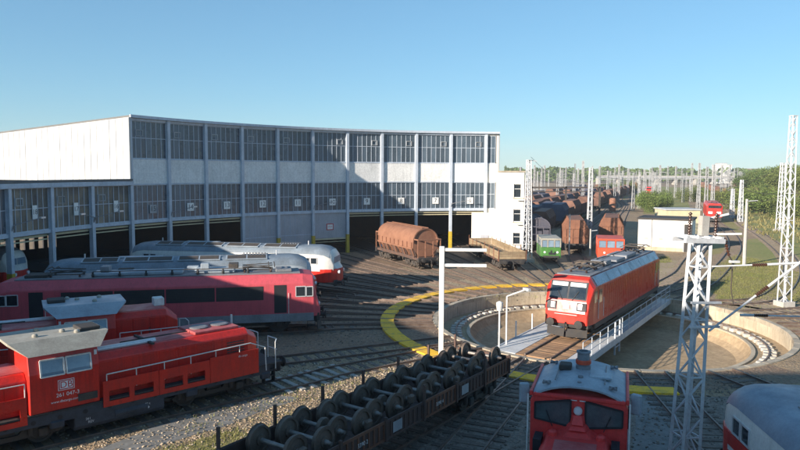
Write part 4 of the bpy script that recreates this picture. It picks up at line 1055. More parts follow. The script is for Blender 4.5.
    hd = MB().loft([[(.05, y, z) for y, z in hp], [(4.5, y, z) for y, z in hp], [(4.9, y * .9, z * .93 + .09) for y, z in hp]]).build('hood', red, L, bevel=.05, seg=2)
    pp = MB()
    for z0, z1, a, b in ((zt - .02, 2.36, .62, .36), (2.36, 2.5, .36, .24), (2.5, 2.75, .24, .2)):
        pp.loft([[(.03, -a, z0), (.02 + a, -a * .7, z0), (.02 + a, a * .7, z0), (.03, a, z0)], [(.03, -b, z1), (.02 + b * .6, -b * .6, z1), (.02 + b * .6, b * .6, z1), (.03, b, z1)]])
    pp.build('lamp_pedestal', red, hd)
    for y in (-.7, .7): MB().lathe([(.14, 0), (.14, .1), (.08, .15)], 12, Matrix.Translation((.5, y, zt))).build('filler_cap', red, hd)
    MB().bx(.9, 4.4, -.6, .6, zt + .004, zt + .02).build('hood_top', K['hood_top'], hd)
    for s in (-1, 1):
        for k in range(4): MB().bx(.3 + k * 1.05, 1.25 + k * 1.05, s * w - .01, s * w + .015, 1.45, 1.98).build('hood_door', red, hd)
    # short rear hood
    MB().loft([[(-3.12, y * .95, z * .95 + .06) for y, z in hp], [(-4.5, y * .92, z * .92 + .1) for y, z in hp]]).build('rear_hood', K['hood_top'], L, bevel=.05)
    for sg, x in ((1, 5.25), (-1, -4.65)): buffers(L, x, 1.0, sg)
    b = bogie(L, .3, 4.4, .6, 3)
    return L

Z0 = RAIL_TOP
e_ax = Vector((math.cos(R_(BR)), math.sin(R_(BR)), 0))
lc = Vector((CX - .2, CY + .25, 0)) + e_ax * 2.55
electric_modern((lc.x, lc.y, Z0), R_(BR + 180))
diesel_shunter((-11.83, 26.95, Z0), R_(43), 'red diesel locomotive numbered 261 047-3 with tan cab roof in the near left corner', '261 047-3')
diesel_shunter((-17.0, 30.6, Z0), R_(30 + 180), 'red diesel locomotive with pale blue-grey cab roof between two red locomotives', None, K['pale_roof'])
ax = Vector((math.cos(R_(12)), math.sin(R_(12)), 0)); nr = Vector((-ax.y, ax.x, 0))
q = Vector((-5.0, 41.6, 0)) + nr * 1.5 - ax * 9.4
electric_old((q.x, q.y, Z0), R_(12))
fan = lambda i: TH0 + DTH * (i + .5)
vnose_diesel((-14.2, 57.2, Z0), R_(-9.3), 'ivory and red rounded-nose diesel locomotive reaching farthest out of the shed', K['loco_roof'])
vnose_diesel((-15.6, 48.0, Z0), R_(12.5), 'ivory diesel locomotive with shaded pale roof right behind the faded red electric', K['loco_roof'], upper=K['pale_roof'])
p = pol(45.0 + 9.5, fan(0)); vnose_diesel((p.x, p.y, Z0), R_(fan(0) + 180), 'red and pale locomotive standing inside the leftmost open shed bay', K['grey_roof'])
p = pol(26.9, 251.5); small_shunter((p.x, p.y, Z0), R_(251.5))
p = pol(25.0 + 9.4, 264.2); rl_ = vnose_diesel((p.x, p.y, Z0), R_(264.5 + 180), 'ivory and red locomotive with blue-grey roof cut off in the right corner', K['blue_roof'], upper=K['ivory'])
for s in (-1, 1): MB().bx(-8.0, 8.0, s * 1.515 - .01, s * 1.515 + .01, 2.12, 2.5).build('red_side_panel', K['db_red'], rl_)
_lp = [(7.6, 1.50), (8.4, 1.475), (8.9, 1.32), (9.3, .93), (9.54, .27)]
_pr = [(x, -w) for x, w in _lp] + [(x, w) for x, w in _lp[::-1]]
MB().prism_z(_pr + [(-x, -y) for x, y in _pr], 2.08, 2.5).build('upper_red_band', K['db_red'], rl_, bevel=.04, seg=2)
# ------------------------------------------------------------------ wagons
def hopper(loc, rz, label, m=K['rust_orange'], L2=4.6, group=None, cat='wagon', detail=True):
    """round-roofed hopper wagon with ribbed flanks and open end frames"""
    W = thing('hopper_wagon', label, cat, loc, rz, group)
    MB().bx(-L2 - 1.1, L2 + 1.1, -1.2, 1.2, .95, 1.2).build('frame', K['wagon_dark'], W)
    w = 1.46
    pr = [(-.75, 1.25), (-w, 2.15), (-w, 2.75)] + [(-w * math.cos(math.pi * k / 12), 2.75 + 1.45 * math.sin(math.pi * k / 12) ** .9) for k in range(1, 12)] + [(w, 2.75), (w, 2.15), (.75, 1.25)]
    body = MB().prism_x(pr, -L2, L2).build('body', m, W, smooth=35)
    # end walls sloping inward + posts
    for sg in (-1, 1):
        en = MB()
        for y in (-1.3, -.45, .45, 1.3): en.bar((sg * (L2 + .95), y, 1.2), (sg * (L2 + .95), y, 3.1), .1, .1)
        en.bar((sg * (L2 + .95), -1.35, 3.1), (sg * (L2 + .95), 1.35, 3.1), .14, .14); en.bar((sg * (L2 + .95), -1.35, 2.1), (sg * (L2 + .95), 1.35, 2.1), .07, .07)
        for y in (-1.3, 1.3): en.bar((sg * (L2 + .95), y, 3.1), (sg * L2, y, 3.1), .12, .12)
        en.build('end_frame', m, W)
        mb = MB(); mb.slab((sg * (L2 + .01), -1.3, 2.9), (sg * (L2 + .01), 1.3, 2.9), (sg * (L2 - .9), 1.1, 1.3), (sg * (L2 - .9), -1.1, 1.3), .03); mb.build('end_slope', K['dark_inside'], W)
        ov = [(y * 1.02, z + .02) for y, z in pr[2:15]]
        hd = MB(); hd.loft([[(sg * (L2 - .05), y, z) for y, z in ov] + [(sg * (L2 - .05), y * .93, z - .1) for y, z in ov[::-1]], [(sg * (L2 + .12), y, z) for y, z in ov] + [(sg * (L2 + .12), y * .93, z - .1) for y, z in ov[::-1]]]); hd.build('roof_rim', m, W)
        buffers(W, sg * (L2 + 1.15), 1.05, sg)
    for s in (-1, 1):
        for k in range(9):
            x = -L2 + .25 + k * (2 * L2 - .5) / 8
            mb = MB(); mb.bar((x, s * 1.5, 2.75), (x, s * 1.5, 2.1), .12, .1); mb.bar((x, s * 1.5, 2.15), (x, s * 1.15, 1.1), .12, .1); mb.build('rib', m, W)
        MB().bx(-L2, L2, s * 1.46, s * 1.56, 2.02, 2.16).build('side_beam', m, W)
        MB().bx(-L2, L2, s * 1.25 - .05, s * 1.25 + .05, 1.15, 1.3).build('sole_bar', K['wagon_dark'], W)
        for k in range(4):
            x = -L2 + 1.3 + k * 2.2
            fl = MB(); fl.slab((x, s * 1.3, 1.95), (x + 1.3, s * 1.3, 1.95), (x + 1.3, s * 1.02, 1.25), (x, s * 1.02, 1.25), .04); fl.build('discharge_flap', K['wagon_dark'], W)
    wk = MB()
    for y in (-.35, .35): wk.bx(-L2, L2, y - .03, y + .03, 4.22, 4.28)
    for k in range(16): wk.bx(-L2 + .2 + k * (2 * L2 - .4) / 15 - .04, -L2 + .2 + k * (2 * L2 - .4) / 15 + .04, -.4, .4, 4.2, 4.24)
    wk.build('roof_walk', m, W)
    if detail:
        for x in (L2 - 1.0, -L2 + 1.0): bogie(W, x, 1.8, .46)
    return W

def low_wagon(loc, rz):
    W = thing('flat_wagon', 'low sided tan freight wagon with uneven boards coming out of the rightmost shed bay', 'wagon', loc, rz)
    MB().bx(-7, 7, -1.25, 1.25, .95, 1.2).build('frame', K['wagon_dark'], W)
    for k in range(28):
        x = -7 + k * .5; MB().bx(x + .01, x + .48, -1.35, 1.35, 1.21, 1.27 + random.uniform(0, .012)).build('floor_plank', K['tan_board'], W)
    for s in (-1, 1):
        for k in range(7):
            x = -7 + k * 2
            for j in range(3): MB().bx(x + .03, x + 1.97, s * 1.38 - .03, s * 1.38 + .03, 1.28 + j * .26 + .005, 1.28 + j * .26 + .25).build('side_board', K['tan_board'], W)
        for k in range(8): MB().bx(-7 + k * 2 - .05, -7 + k * 2 + .05, s * 1.44 - .03, s * 1.44 + .03, 1.05, 2.2 + random.uniform(-.05, .3)).build('stanchion', K['rust'], W)
    for sg in (-1, 1):
        for j in range(3): MB().bx(sg * 7.03 - .03, sg * 7.03 + .03, -1.34, 1.34, 1.28 + j * .26 + .005, 1.28 + j * .26 + .25).build('end_board', K['tan_board'], W)
        buffers(W, sg * 7.15, 1.05, sg)
    # load: scrap beams on the floor
    for x in (4.8, -4.8): bogie(W, x, 1.8, .46)
    return W

def stake_wagon(loc, rz):
    W = thing('wheelset_wagon', 'long dark brown flat wagon loaded with wheelsets in the foreground', 'wagon', loc, rz)
    MB().bx(-7.3, 7.3, -1.28, 1.28, .9, 1.15).build('frame', K['wagon_dark'], W)
    for k in range(36):
        x = -7.3 + k * .4055; MB().bx(x + .008, x + .395, -1.34, 1.34, 1.152, 1.2 + random.uniform(0, .012)).build('floor_plank', K['wagon_dark'], W)
    for s in (-1, 1):
        for k in range(6):                             # side flap: frame with recessed fields
            x0 = -7.2 + k * 2.4 + .03; x1 = x0 + 2.34
            fp = MB().bx(x0, x1, s * 1.36 - .02, s * 1.36 + .02, .98, 1.66).build('side_flap', K['wagon_dark'], W)
            rb = MB(); rb.bx(x0, x1, s * 1.36 + (.02 if s > 0 else -.06), s * 1.36 + (.06 if s > 0 else -.02), 1.58, 1.68); rb.bx(x0, x1, s * 1.36 + (.02 if s > 0 else -.06), s * 1.36 + (.06 if s > 0 else -.02), .98, 1.06)
            for j in range(9): xx = x0 + .04 + j * (x1 - x0 - .08) / 8; rb.bx(xx - .04, xx + .04, s * 1.36 + (.02 if s > 0 else -.055), s * 1.36 + (.055 if s > 0 else -.02), 1.06, 1.58)
            rb.build('flap_ribs', K['rust'] if k % 2 else K['wagon_dark'], fp)
            if s < 0 and k in (1, 3): text('wagon_number', '3390 ' + str(1 + k), .2, K['white_print'], fp, frame((x0 + 1.1, s * 1.42, 1.3), (1, 0, 0), (0, 0, 1)), .001)
            if s < 0 and k in (2, 4): MB().bx(x0 + .4, x0 + .95, -1.425, -1.42, 1.12, 1.5).build('notice_plate', K['far_grey'], fp)
        for k in range(7):
            x = -7.2 + k * 2.4; MB().bx(x - .045, x + .045, s * 1.43 - .045, s * 1.43 + .045, .95, 2.35 if s > 0 else (2.3 if k in (3, 5) else 1.8)).build('stake', K['wagon_dark'], W)
    for sg in (-1, 1):
        MB().bx(sg * 7.33 - .03, sg * 7.33 + .03, -1.36, 1.36, .95, 1.72).build('end_board', K['wagon_dark'], W)
        buffers(W, sg * 7.4, 1.0, sg)
    for x in (5.0, -5.0): bogie(W, x, 1.8, .46)
    return W
def wheelset(loc, rz, label, kind, tilt=0.0):
    X = thing('wheelset', label, 'wheelset', loc, rz, 'wheelsets loaded on the brown flat wagon')
    X.rotation_euler = (0, tilt, rz)
    r = .47
    M = Matrix.Rotation(R_(90), 4, 'X')
    MB().lathe([(.06, -1.12), (.065, -.98), (.09, -.95), (.09, -.84), (.075, -.6), (.07, 0), (.075, .6), (.09, .84), (.09, .95), (.065, .98), (.06, 1.12)], 14, M).build('axle', K['steel_axle'], X, smooth=40)
    for s in (-1, 1):
        key = ('ws', s)
        if key not in K:
            pr = [(.10, -.12), (.17, -.11), (.18, -.05), (.37, -.02), (.385, -.07), (.46, -.07), (.47, .055), (.50, .06), (.50, .085), (.385, .085), (.37, .03), (.18, .06), (.17, .1), (.1, .11)]
            if s > 0: pr = [(a, -b) for a, b in pr][::-1]
            o = MB().lathe(pr, 30, M).build('wheel', K['wheel_dark'], smooth=35); K[key] = o.data; bpy.data.objects.remove(o)
            o = MB().lathe([(.4605, -.06 * -s), (.4705, .052 * s * -1 * -1)], 30, M).build('tread', K['tread']); K[('tr', s)] = o.data; bpy.data.objects.remove(o)
        w = link('wheel', K[key], X); w.location = (0, s * .75, 0)
        if kind == 1: MB().box(0, s * 1.06, 0, .3, .2, .34).build('axle_box', K['wheel_dark'], X, bevel=.05)
    if kind == 2: MB().lathe([(.1, .1), (.3, .12), (.32, .2), (.3, .28), (.1, .3)], 22, M).build('gear_wheel', K['wheel_dark'], X, smooth=35)
    return X

p = pol(25.6 + 6, fan(9)); hopper((p.x, p.y, Z0), R_(fan(9) + 180), 'rusty orange hopper wagon with rounded roof half out of a shed bay')
p = pol(22.3 + 7.2, fan(12)); low_wagon((p.x, p.y, Z0), R_(fan(12) + 180))
WA = 235.2
wc = pol(17.6 + 7.4, WA); W_ROT = R_(WA + 180)
stake_wagon((wc.x, wc.y, Z0), W_ROT)
axw = Vector((math.cos(W_ROT), math.sin(W_ROT), 0))
ords = ['first', 'second', 'third', 'fourth', 'fifth', 'sixth', 'seventh', 'eighth', 'ninth', 'tenth', 'eleventh', 'twelfth', 'thirteenth', 'fourteenth']
for k in range(14):                                # counted from the turntable end
    x = 6.75 - k * .985; hi = (k % 2)
    pos = wc + axw * (x + random.uniform(-.05, .05)) + Vector((-axw.y, axw.x, 0)) * (.12 if hi else -.12)
    zz = Z0 + 1.21 + .50
    wheelset((pos.x, pos.y, zz), W_ROT + R_(random.uniform(-1.5, 1.5)), f'{ords[k]} wheelset on the brown flat wagon counted from the turntable end', k % 3)

def covered_hopper(loc, rz, label, m, group=None, wheels=False, name='covered_wagon', L2=5.2, zt=4.2):
    W = thing(name, label, 'wagon', loc, rz, group)
    pr = [(-1.35, 1.2), (-1.5, 2.0), (-1.5, 3.1), (-.85, zt), (.85, zt), (1.5, 3.1), (1.5, 2.0), (1.35, 1.2)]
    MB().prism_x(pr, -L2, L2).build('body', m, W)
    rb = MB()
    for s in (-1, 1):
        for k in range(9): x = -L2 + .1 + k * (2 * L2 - .2) / 8; rb.bar((x, s * 1.53, 1.3), (x, s * 1.53, 3.1), .1, .08); rb.bar((x, s * 1.53, 3.1), (x, s * .88, zt + .03), .1, .08)
    for sg in (-1, 1):
        for y in (-1.2, -.4, .4, 1.2): rb.bar((sg * (L2 + .04), y, 1.2), (sg * (L2 + .04), y, 3.1), .1, .1)
        for z in (2.0, 3.1): rb.bar((sg * (L2 + .05), -1.45, z), (sg * (L2 + .05), 1.45, z), .1, .1)
    tag(rb.build('ribs', m, W), kind='stuff')
    MB().bx(-L2 - .5, L2 + .5, -1.25, 1.25, .9, 1.18).build('frame', K['wagon_dark'], W)
    if wheels:
        for x in (L2 - 1.2, -L2 + 1.2): bogie(W, x, 1.8, .46)
        for sg in (-1, 1): buffers(W, sg * (L2 + .55), 1.05, sg)
    else:
        mb = MB()
        for x in (L2 - 2, L2 - .6, -L2 + .6, -L2 + 2):
            for s in (-1, 1): mb.tube((x, s * .7, .46), (x, s * .82, .46), .46, 12)
        mb.build('wheels', K['bogie'], W)
    return W
def gondola(loc, rz, label, m, group=None):
    W = thing('open_wagon', label, 'wagon', loc, rz, group)
    mb = MB()
    for s in (-1, 1): mb.bx(-6, 6, s * 1.42 - .05, s * 1.42 + .05, 1.2, 3.1); mb.bx(s * 6 - .05, s * 6 + .05, -1.37, 1.37, 1.2, 3.1)
    mb.bx(-6, 6, -1.37, 1.37, 1.0, 1.25); mb.build('body', m, W)
    rb = MB()
    for s in (-1, 1):
        for k in range(10): x = -5.9 + k * 1.31; rb.bx(x - .06, x + .06, s * 1.5 - .04, s * 1.5 + .04, 1.1, 3.1)
    tag(rb.build('ribs', m, W), kind='stuff')
    mb = MB()
    for x in (4.8, 3.2, -3.2, -4.8):
        for s in (-1, 1): mb.tube((x, s * .7, .46), (x, s * .82, .46), .46, 12)
    mb.build('wheels', K['bogie'], W)
    MB().bx(-5.9, 5.9, -1.2, 1.2, .75, 1.0).build('frame', K['wagon_dark'], W)
    return W
def trolley(loc, rz, label, m, w=2.3):
    T = thing('rail_trolley', label, 'rail trolley', loc, rz)
    l = 2.4; h = w / 2
    MB().bx(-l, l, -h, h, .55, 1.75).build('body', m, T, bevel=.04)
    mb = MB(); mb.bx(-l, l, -h, h, 2.55, 2.75)
    for x in (-l + .06, l - .06):
        for y in (-h + .06, -h / 3, h / 3, h - .06): mb.bx(x - .06, x + .06, y - .06, y + .06, 1.75, 2.55)
    for y in (-h + .06, h - .06): mb.bx(-.06, .06, y - .06, y + .06, 1.75, 2.55)
    mb.build('cab_frame', K['cab_roof'] if m is K['green_paint'] else m, T)
    for sg in (1, -1):
        for a, b in ((-h + .14, -h / 3 - .08), (-h / 3 + .08, h / 3 - .08), (h / 3 + .08, h - .14)): MB().bx(sg * (l - .06) - .015, sg * (l - .06) + .015, a, b, 1.78, 2.5).build('window', K['pale_glass'], T)
        MB().bx(min(sg * l, sg * (l + .12)), max(sg * l, sg * (l + .12)), -.9, .9, .6, .8).build('bumper', K['under'], T)
        for y in (-.7, .7): MB().tube((sg * l, y, 1.2), (sg * (l + .05), y, 1.2), .12, 12).build('headlight', K['lens'], T)
    for y in (-h + .06, h - .06):
        for x0, x1 in ((-l + .15, -.1), (.1, l - .15)): MB().bx(x0, x1, y - .015, y + .015, 1.78, 2.5).build('window', K['pale_glass'], T)
    if m is K['green_paint']:
        em = MB(Matrix.Translation((l + .006, .15, 1.15)))
        for y, z, a, b in ((-.3, 0, .1, .3), (-.1, 0, .1, .5), (.12, 0, .1, .22), (.3, 0, .1, .38)): em.bx(0, .01, y - a, y + a, -.25, -.25 + b)
        em.build('emblem', K['black_print'], T)
    mb = MB()
    for x in (-1.4, 1.4):
        for s in (-1, 1): mb.tube((x, s * .68, .36), (x, s * .82, .36), .36, 16)
    mb.build('wheels', K['bogie'], T)
    return T
a1 = 84.3; p = pol(31.6, a1); trolley((p.x, p.y, Z0), R_(a1 + 180), 'small green rail trolley beside the white lattice mast', K['green_paint'], 2.2)
a2 = 72.0; p = pol(32.6, a2); trolley((p.x, p.y, Z0), R_(a2 + 180 + 4), 'small orange red rail trolley behind the bright red locomotive', K['red_orange'], 2.85)
p = pol(44, 78.1); covered_hopper((p.x, p.y, Z0), R_(258), 'brown hopper wagon showing its end right of the green trolley', K['rust'], wheels=True)
p = pol(49.5, 72.0); covered_hopper((p.x, p.y, Z0), R_(252), 'brown hopper wagon showing its end behind the orange trolley', K['rust'], wheels=True)
p = pol(46, 84.3); hopper((p.x, p.y, Z0), R_(264), 'dark blue-grey hopper wagon in shade behind the green trolley', K['wagon_blue'], 4.2)
# ------------------------------------------------------------------ masts, gantry, catenary, houses, far yard
def lattice_mast(loc, rz, label, H, w0, w1, bays, name='lattice_mast', group=None, r=.045, cap=True, foot=True, m=K['mast_paint']):
    T = thing(name, label, 'mast', loc, rz, group)
    wz = lambda z: (w0 + (w1 - w0) * z / H) / 2
    for sx in (-1, 1):
        for sy in (-1, 1): MB().bar((sx * wz(0), sy * wz(0), 0), (sx * wz(H), sy * wz(H), H), r * 2, r * 2).build('leg', m, T)
    br_ = MB(); zs = []; z = 0
    for k in range(bays + 1): zs.append(H * (1 - (1 - k / bays) ** 1.15))
    for k in range(bays):
        a, b = zs[k], zs[k + 1]
        for s in (-1, 1):
            for ax in (0, 1):
                d_ = 1 if (k % 2) ^ (s > 0) else -1
                p = (-d_ * wz(a), s * wz(a), a); q = (d_ * wz(b), s * wz(b), b)
                if ax: p = (p[1], p[0], p[2]); q = (q[1], q[0], q[2])
                br_.bar(p, q, r * .95, r * .95)
        if k % 3 == 0:
            w = wz(a)
            for P, Q in (((-w, -w), (w, -w)), ((w, -w), (w, w)), ((w, w), (-w, w)), ((-w, w), (-w, -w))): br_.bar((*P, a + .05), (*Q, a + .05), r * .95, r * .95)
    br_.build('bracing', m, T)
    if cap: MB().bx(-wz(H) - .06, wz(H) + .06, -wz(H) - .06, wz(H) + .06, H, H + .06).build('cap_plate', m, T)
    if foot: MB().bx(-w0 * .8, w0 * .8, -w0 * .8, w0 * .8, -.05, .4).build('foundation', K['concrete'], T, bevel=.03)
    return T
def insul(par, p, q, r=.09, n=7):
    p = Vector(p); q = Vector(q); M = Matrix.Translation(p) @ (q - p).to_track_quat('Z', 'Y').to_matrix().to_4x4(); L_ = (q - p).length; pr = []
    for k in range(n): z = L_ * k / n; pr += [(r * .45, z), (r, z + L_ / n * .35), (r * .95, z + L_ / n * .6), (r * .45, z + L_ / n * .75)]
    pr.append((r * .45, L_)); return MB().lathe(pr, 14, M).build('insulator', K['insulator'], par, smooth=30)

# big mast in the foreground
DM = 20.6
bt = at(702, 240, DM)
bl = at(685, 450, DM); sl = (bt.x - bl.x) / (bt.z - bl.z)
fm = lattice_mast((bt.x - sl * bt.z, DM, 0), R_(14), 'big pale lattice mast with crossarm in the right foreground', bt.z, .66, .42, 14, r=.045, cap=False)
fm.rotation_euler = (0, math.atan(sl), R_(14))
cm = MB()
cm.bar((-.8, -.32, bt.z), (.6, -.32, bt.z), .12, .14); cm.bar((-.8, .32, bt.z), (.6, .32, bt.z), .12, .14)
for x in (-.7, -.3, .1, .5): cm.bar((x, -.36, bt.z + .1), (x, .36, bt.z + .1), .1, .08)
cm.build('crossarm', K['mast_paint'], fm)
MB().bx(-.05, .2, -.1, .1, bt.z + .14, bt.z + .75).build('transformer_post', K['concrete'], fm)
for x, y in ((-.35, .1), (.42, -.12)): insul(fm, (x, y, bt.z + .14), (x, y, bt.z + .85), .06, 8)
ha = MB(); ha.bar((.4, -.1, bt.z + .2), (1.05, -.5, bt.z + .26), .06, .06); ha.bar((.2, .2, bt.z + .62), (.75, -.25, bt.z + .85), .06, .06); ha.build('switch_arm', K['mast_paint'], fm)
insul(fm, (.62, -.3, bt.z + .1), (.78, -.36, bt.z - .45), .055, 6)
ca = MB(); ca.path([(.78, -.36, bt.z - .45), (.98, -.3, bt.z - .62), (1.08, -.2, bt.z - 1.5), (1.3, -.1, bt.z - 2.0)], .018); ca.build('cable', K['bogie'], fm)
MB().box(1.0, -.35, bt.z - .62, .34, .09, .07).build('clamp', K['white_rail'], fm)
hz = MB()
for z in (bt.z - 1.9, bt.z - 2.65): hz.bar((-.45, -.36, z), (.62, -.36, z), .07, .07)
hz.build('cross_bars', K['mast_paint'], fm)

# cantilever of the neighbouring mast that reaches in from the right
rm = at(880, 240, 20.0)
nm = lattice_mast((rm.x, 20.0, 0), 0, 'lattice mast just outside the right edge holding the slanted cantilever tubes', 9.2, 1.0, .5, 12, r=.05)
def tubep(a, b, Y0, Y1, r): 
    A = at(*a, Y0) - Vector((rm.x, 20.0, 0)); B = at(*b, Y1) - Vector((rm.x, 20.0, 0)); return A, B
A, B = tubep((712, 266.5), (752, 265), 20.3, 20.2, 0); MB().tube(A, B, .025, 8).build('tie_rod', K['mast_paint'], nm)
A2, B2 = tubep((752, 265), (767, 264.6), 20.2, 20.15, 0); insul(nm, A2, B2, .055, 7)
A3, B3 = tubep((767, 264.5), (872, 259.5), 20.15, 20.0, 0); MB().tube(A3, B3, .04, 10).build('top_tube', K['mast_paint'], nm)
A, B = tubep((709, 331), (756, 295.5), 20.3, 20.2, 0); MB().tube(A, B, .033, 10).build('strut_tube', K['mast_paint'], nm)
A, B = tubep((756, 295.5), (768, 286.5), 20.2, 20.15, 0); insul(nm, A, B, .07, 7)
A, B = tubep((768, 286.5), (862, 216), 20.15, 20.0, 0); MB().tube(A, B, .04, 10).build('strut_tube', K['mast_paint'], nm)
A, B = tubep((740, 315), (754, 315.3), 20.3, 20.2, 0); MB().tube(A, B, .04, 8).build('tie_rod', K['mast_paint'], nm)
A, B = tubep((754, 315.3), (768, 315.6), 20.2, 20.15, 0); insul(nm, A, B, .055, 7)
A, B = tubep((768, 315.6), (868, 318), 20.15, 20.0, 0); MB().tube(A, B, .025, 8).build('tie_rod', K['mast_paint'], nm)

# white double-armed post left of the turntable
gp = on(441, 357)
G_ = thing('gauge_post', 'white post with two horizontal arms at the edge of the turntable', 'post', (gp.x, gp.y, 0), R_(-4))
MB().bx(-.14, .14, -.14, .14, 0, 6.2).build('post', K['white_rail'], G_, bevel=.02)
for z in (6.02, 5.16): MB().bx(.14, 2.45, -.09, .09, z - .085, z + .085).build('arm', K['white_rail'], G_, bevel=.015)
MB().bx(-.3, .3, -.3, .3, 0, .12).build('base_plate', K['grey_roof'], G_)

# other lattice masts
q = on(784, 306); lattice_mast((q.x, q.y, 0), R_(10), 'tall pale lattice mast at the right edge standing on grass', 14.6, .68, .34, 22, r=.042)
q = on(527, 262); dm = lattice_mast((q.x, q.y, 0), R_(20), 'slim white lattice mast in front of the white stair block', 11.6, .80, .36, 20, r=.045)
MB().bar((-.1, 0, 11.65), (.9, -.2, 11.5), .08, .08).build('top_arm', K['mast_paint'], dm)
WIRE = MB()
q2 = at(783, 163, 118); lattice_mast((q2.x, 118, 0), R_(10), 'pale lattice mast between the right trees and the tall edge mast', q2.z, .95, .5, 14, r=.07)
for px, pyt, Y, s in ((742, 180, 141, 'behind the far red locomotive'), (733, 189, 153, 'just right of the far red locomotive')):
    t = at(px, pyt, Y); lattice_mast((t.x, Y, 0), 0, 'short pale lattice mast ' + s, t.z, .75, .4, 10, r=.07, foot=False)
def pole(px, py_foot, py_top, label, r=.13, arm=None):
    q = on(px, py_foot); h = at(px, py_top, q.y).z
    P = thing('concrete_pole', label, 'pole', (q.x, q.y, 0)); MB().tube((0, 0, 0), (0, 0, h), r, 10, r * .7).build('shaft', K['concrete'], P)
    if arm: MB().bar((-.1, 0, h - .25), (arm, 0, h - .15), .07, .07).build('arm', K['mast_paint'], P)
    return P
pole(744, 265, 199, 'plain concrete pole standing on the grass right of the big mast', .2, 1.2)
pole(569, 256, 214, 'thin pale lamp pole between the two brown hopper wagons', .1)
pole(590, 256, 150 + 79, 'short pale pole left of the orange trolley', .13, .8)
# slender pole with wire in front of the far trees
t = at(591, 168, 92); lattice_mast((t.x, 92, 0), 0, 'tall slim lattice mast between the two brown hopper wagons', t.z, .62, .34, 18, r=.04, foot=False)
t = at(635, 180, 200)

# far masts
ORD = 'first second third fourth fifth sixth seventh eighth ninth tenth eleventh twelfth thirteenth fourteenth fifteenth sixteenth seventeenth eighteenth nineteenth twentieth'.split()
proto = None; rnd = random.Random(3)
def where(px, Y):
    a = ('over wagons behind the stair block', 'over the long dark train', 'along the curved yard track', 'behind the round bushes', 'above the white hut', 'near the far red locomotive')[min(5, max(0, int((px - 525) / 36.5)))]
    return 'slim grey masts %s %s' % ('far off' if Y > 330 else 'midway off', a)
cand = []
for k in range(58):
    Y = rnd.uniform(150, 520); px = rnd.uniform(528, 742)
    cand.append((px, Y))
cand += [(px, rnd.uniform(180, 340)) for px in (558, 566, 575, 583, 600, 608, 614, 619, 623, 628, 634, 640, 646, 652, 660, 668, 676, 684, 692, 700, 722, 730)]
cand.sort(); cnt_m = {}
for px, Y in cand:
    cnt_m[where(px, Y)] = cnt_m.get(where(px, Y), -1) + 1; lab_m = ORD[cnt_m[where(px, Y)]] + ' from left of ' + where(px, Y)
    x = at(px, 172, Y).x
    sc_ = rnd.uniform(.85, 1.2)
    if proto is None:
        proto = lattice_mast((x, Y, 0), rnd.uniform(0, 1), lab_m, 11.6, .7, .36, 9, 'catenary_mast', 'masts ' + where(px, Y).split('off ')[1], r=.06, cap=False, foot=False, m=K['far_mast'])
        MB().bar((.1, 0, 9.2), (3.0, 0, 9.6), .1, .1).build('cantilever_arm', K['far_mast'], proto)
    else: clone(proto, (x, Y, 0), rnd.choice((0, math.pi)) + rnd.uniform(-.4, .4), lab_m, 'masts ' + where(px, Y).split('off ')[1], (1.0, 1.0, sc_))

# headspan beams across the yard
def beam(pxa, pxb, py, Y, label, t=.35, m=K['far_grey']):
    a = at(pxa, py, Y); b = at(pxb, py, Y)
    P = thing('signal_gantry', label, 'gantry', (a.x, Y, 0))
    MB().bar((0, 0, a.z), (b.x - a.x, 0, b.z), t, t).build('beam', m, P); MB().bar((0, 0, a.z - 1), (b.x - a.x, 0, b.z - 1), t * .6, t * .6).build('lower_beam', m, P)
    for k in range(3): x = (b.x - a.x) * k / 2; MB().bar((x, 0, 0), (x, 0, a.z + .3), t, t).build('leg', m, P)
    return P
beam(532, 600, 187.5, 165, 'long dark gantry beam across the yard behind the stair block', .4, K['bogie'])
beam(600, 690, 177, 330, 'pale gantry beam spanning the far yard in the middle', .4)

# white houses
def hut(name, label, L_, R__, top, depth, m, roofm=K['under'], doors=()):
    A = Vector(L_); B = Vector(R__); u = (B - A).normalized(); w = (B - A).length
    T = thing(name, label, 'building', (A.x, A.y, 0), math.atan2(u.y, u.x))
    MB().bx(0, w, 0, depth, 0, top).build('wall', m, T)
    MB().bx(-.15, w + .15, -.2, depth + .2, top, top + .22).build('roof', roofm, T)
    return T, w
A = on(637.5, 249.5); B = on(691, 252.5)
h, w = hut('white_hut', 'white flat-roofed hut with dark roof edge behind the turntable', A, B, 4.1, 5.5, K['bright_wall'])
MB().tube((w * .26, -.08, .2), (w * .26, -.08, 4.05), .05, 8).build('downpipe', K['concrete'], h)
MB().bx(w - .9, w + .02, -.05, .4, .02, 3.6).build('door_or_shade_panel', K['under'], h)  # near-black panel painting the shade at the hut's corner
MB().bx(0, w - 1, -.06, -.001, 0, .5).build('plinth', K['pit_wall'], h)
for k in (.12, .4, .7): MB().bx(w * k, w * k + .5, -.03, .01, 1.4, 1.7).build('vent', K['concrete'], h)
A = at(666, 218, 112); B = at(700, 218, 112); A.z = B.z = 0
h2, w = hut('low_hut', 'low beige hut with flat roof behind the white hut', A, B, 4.0, 5, K['cream'], K['far_grey'])
t = on(606, 216)
tk = thing('brown_tank', 'upright brown cylinder tank beside the curved yard track', 'tank', (t.x, 176, 0))
tk.location = at(613, 190, 176).to_2d().to_3d()
MB().lathe([(.85, 0), (.85, 3.3), (.7, 3.5), (.2, 3.6)], 20).build('shell', K['rust_orange'], tk, smooth=40)
for z in (.9, 2.2): MB().lathe([(.86, z), (.88, z + .04), (.88, z + .12), (.86, z + .16)], 20).build('hoop', K['rust'], tk)

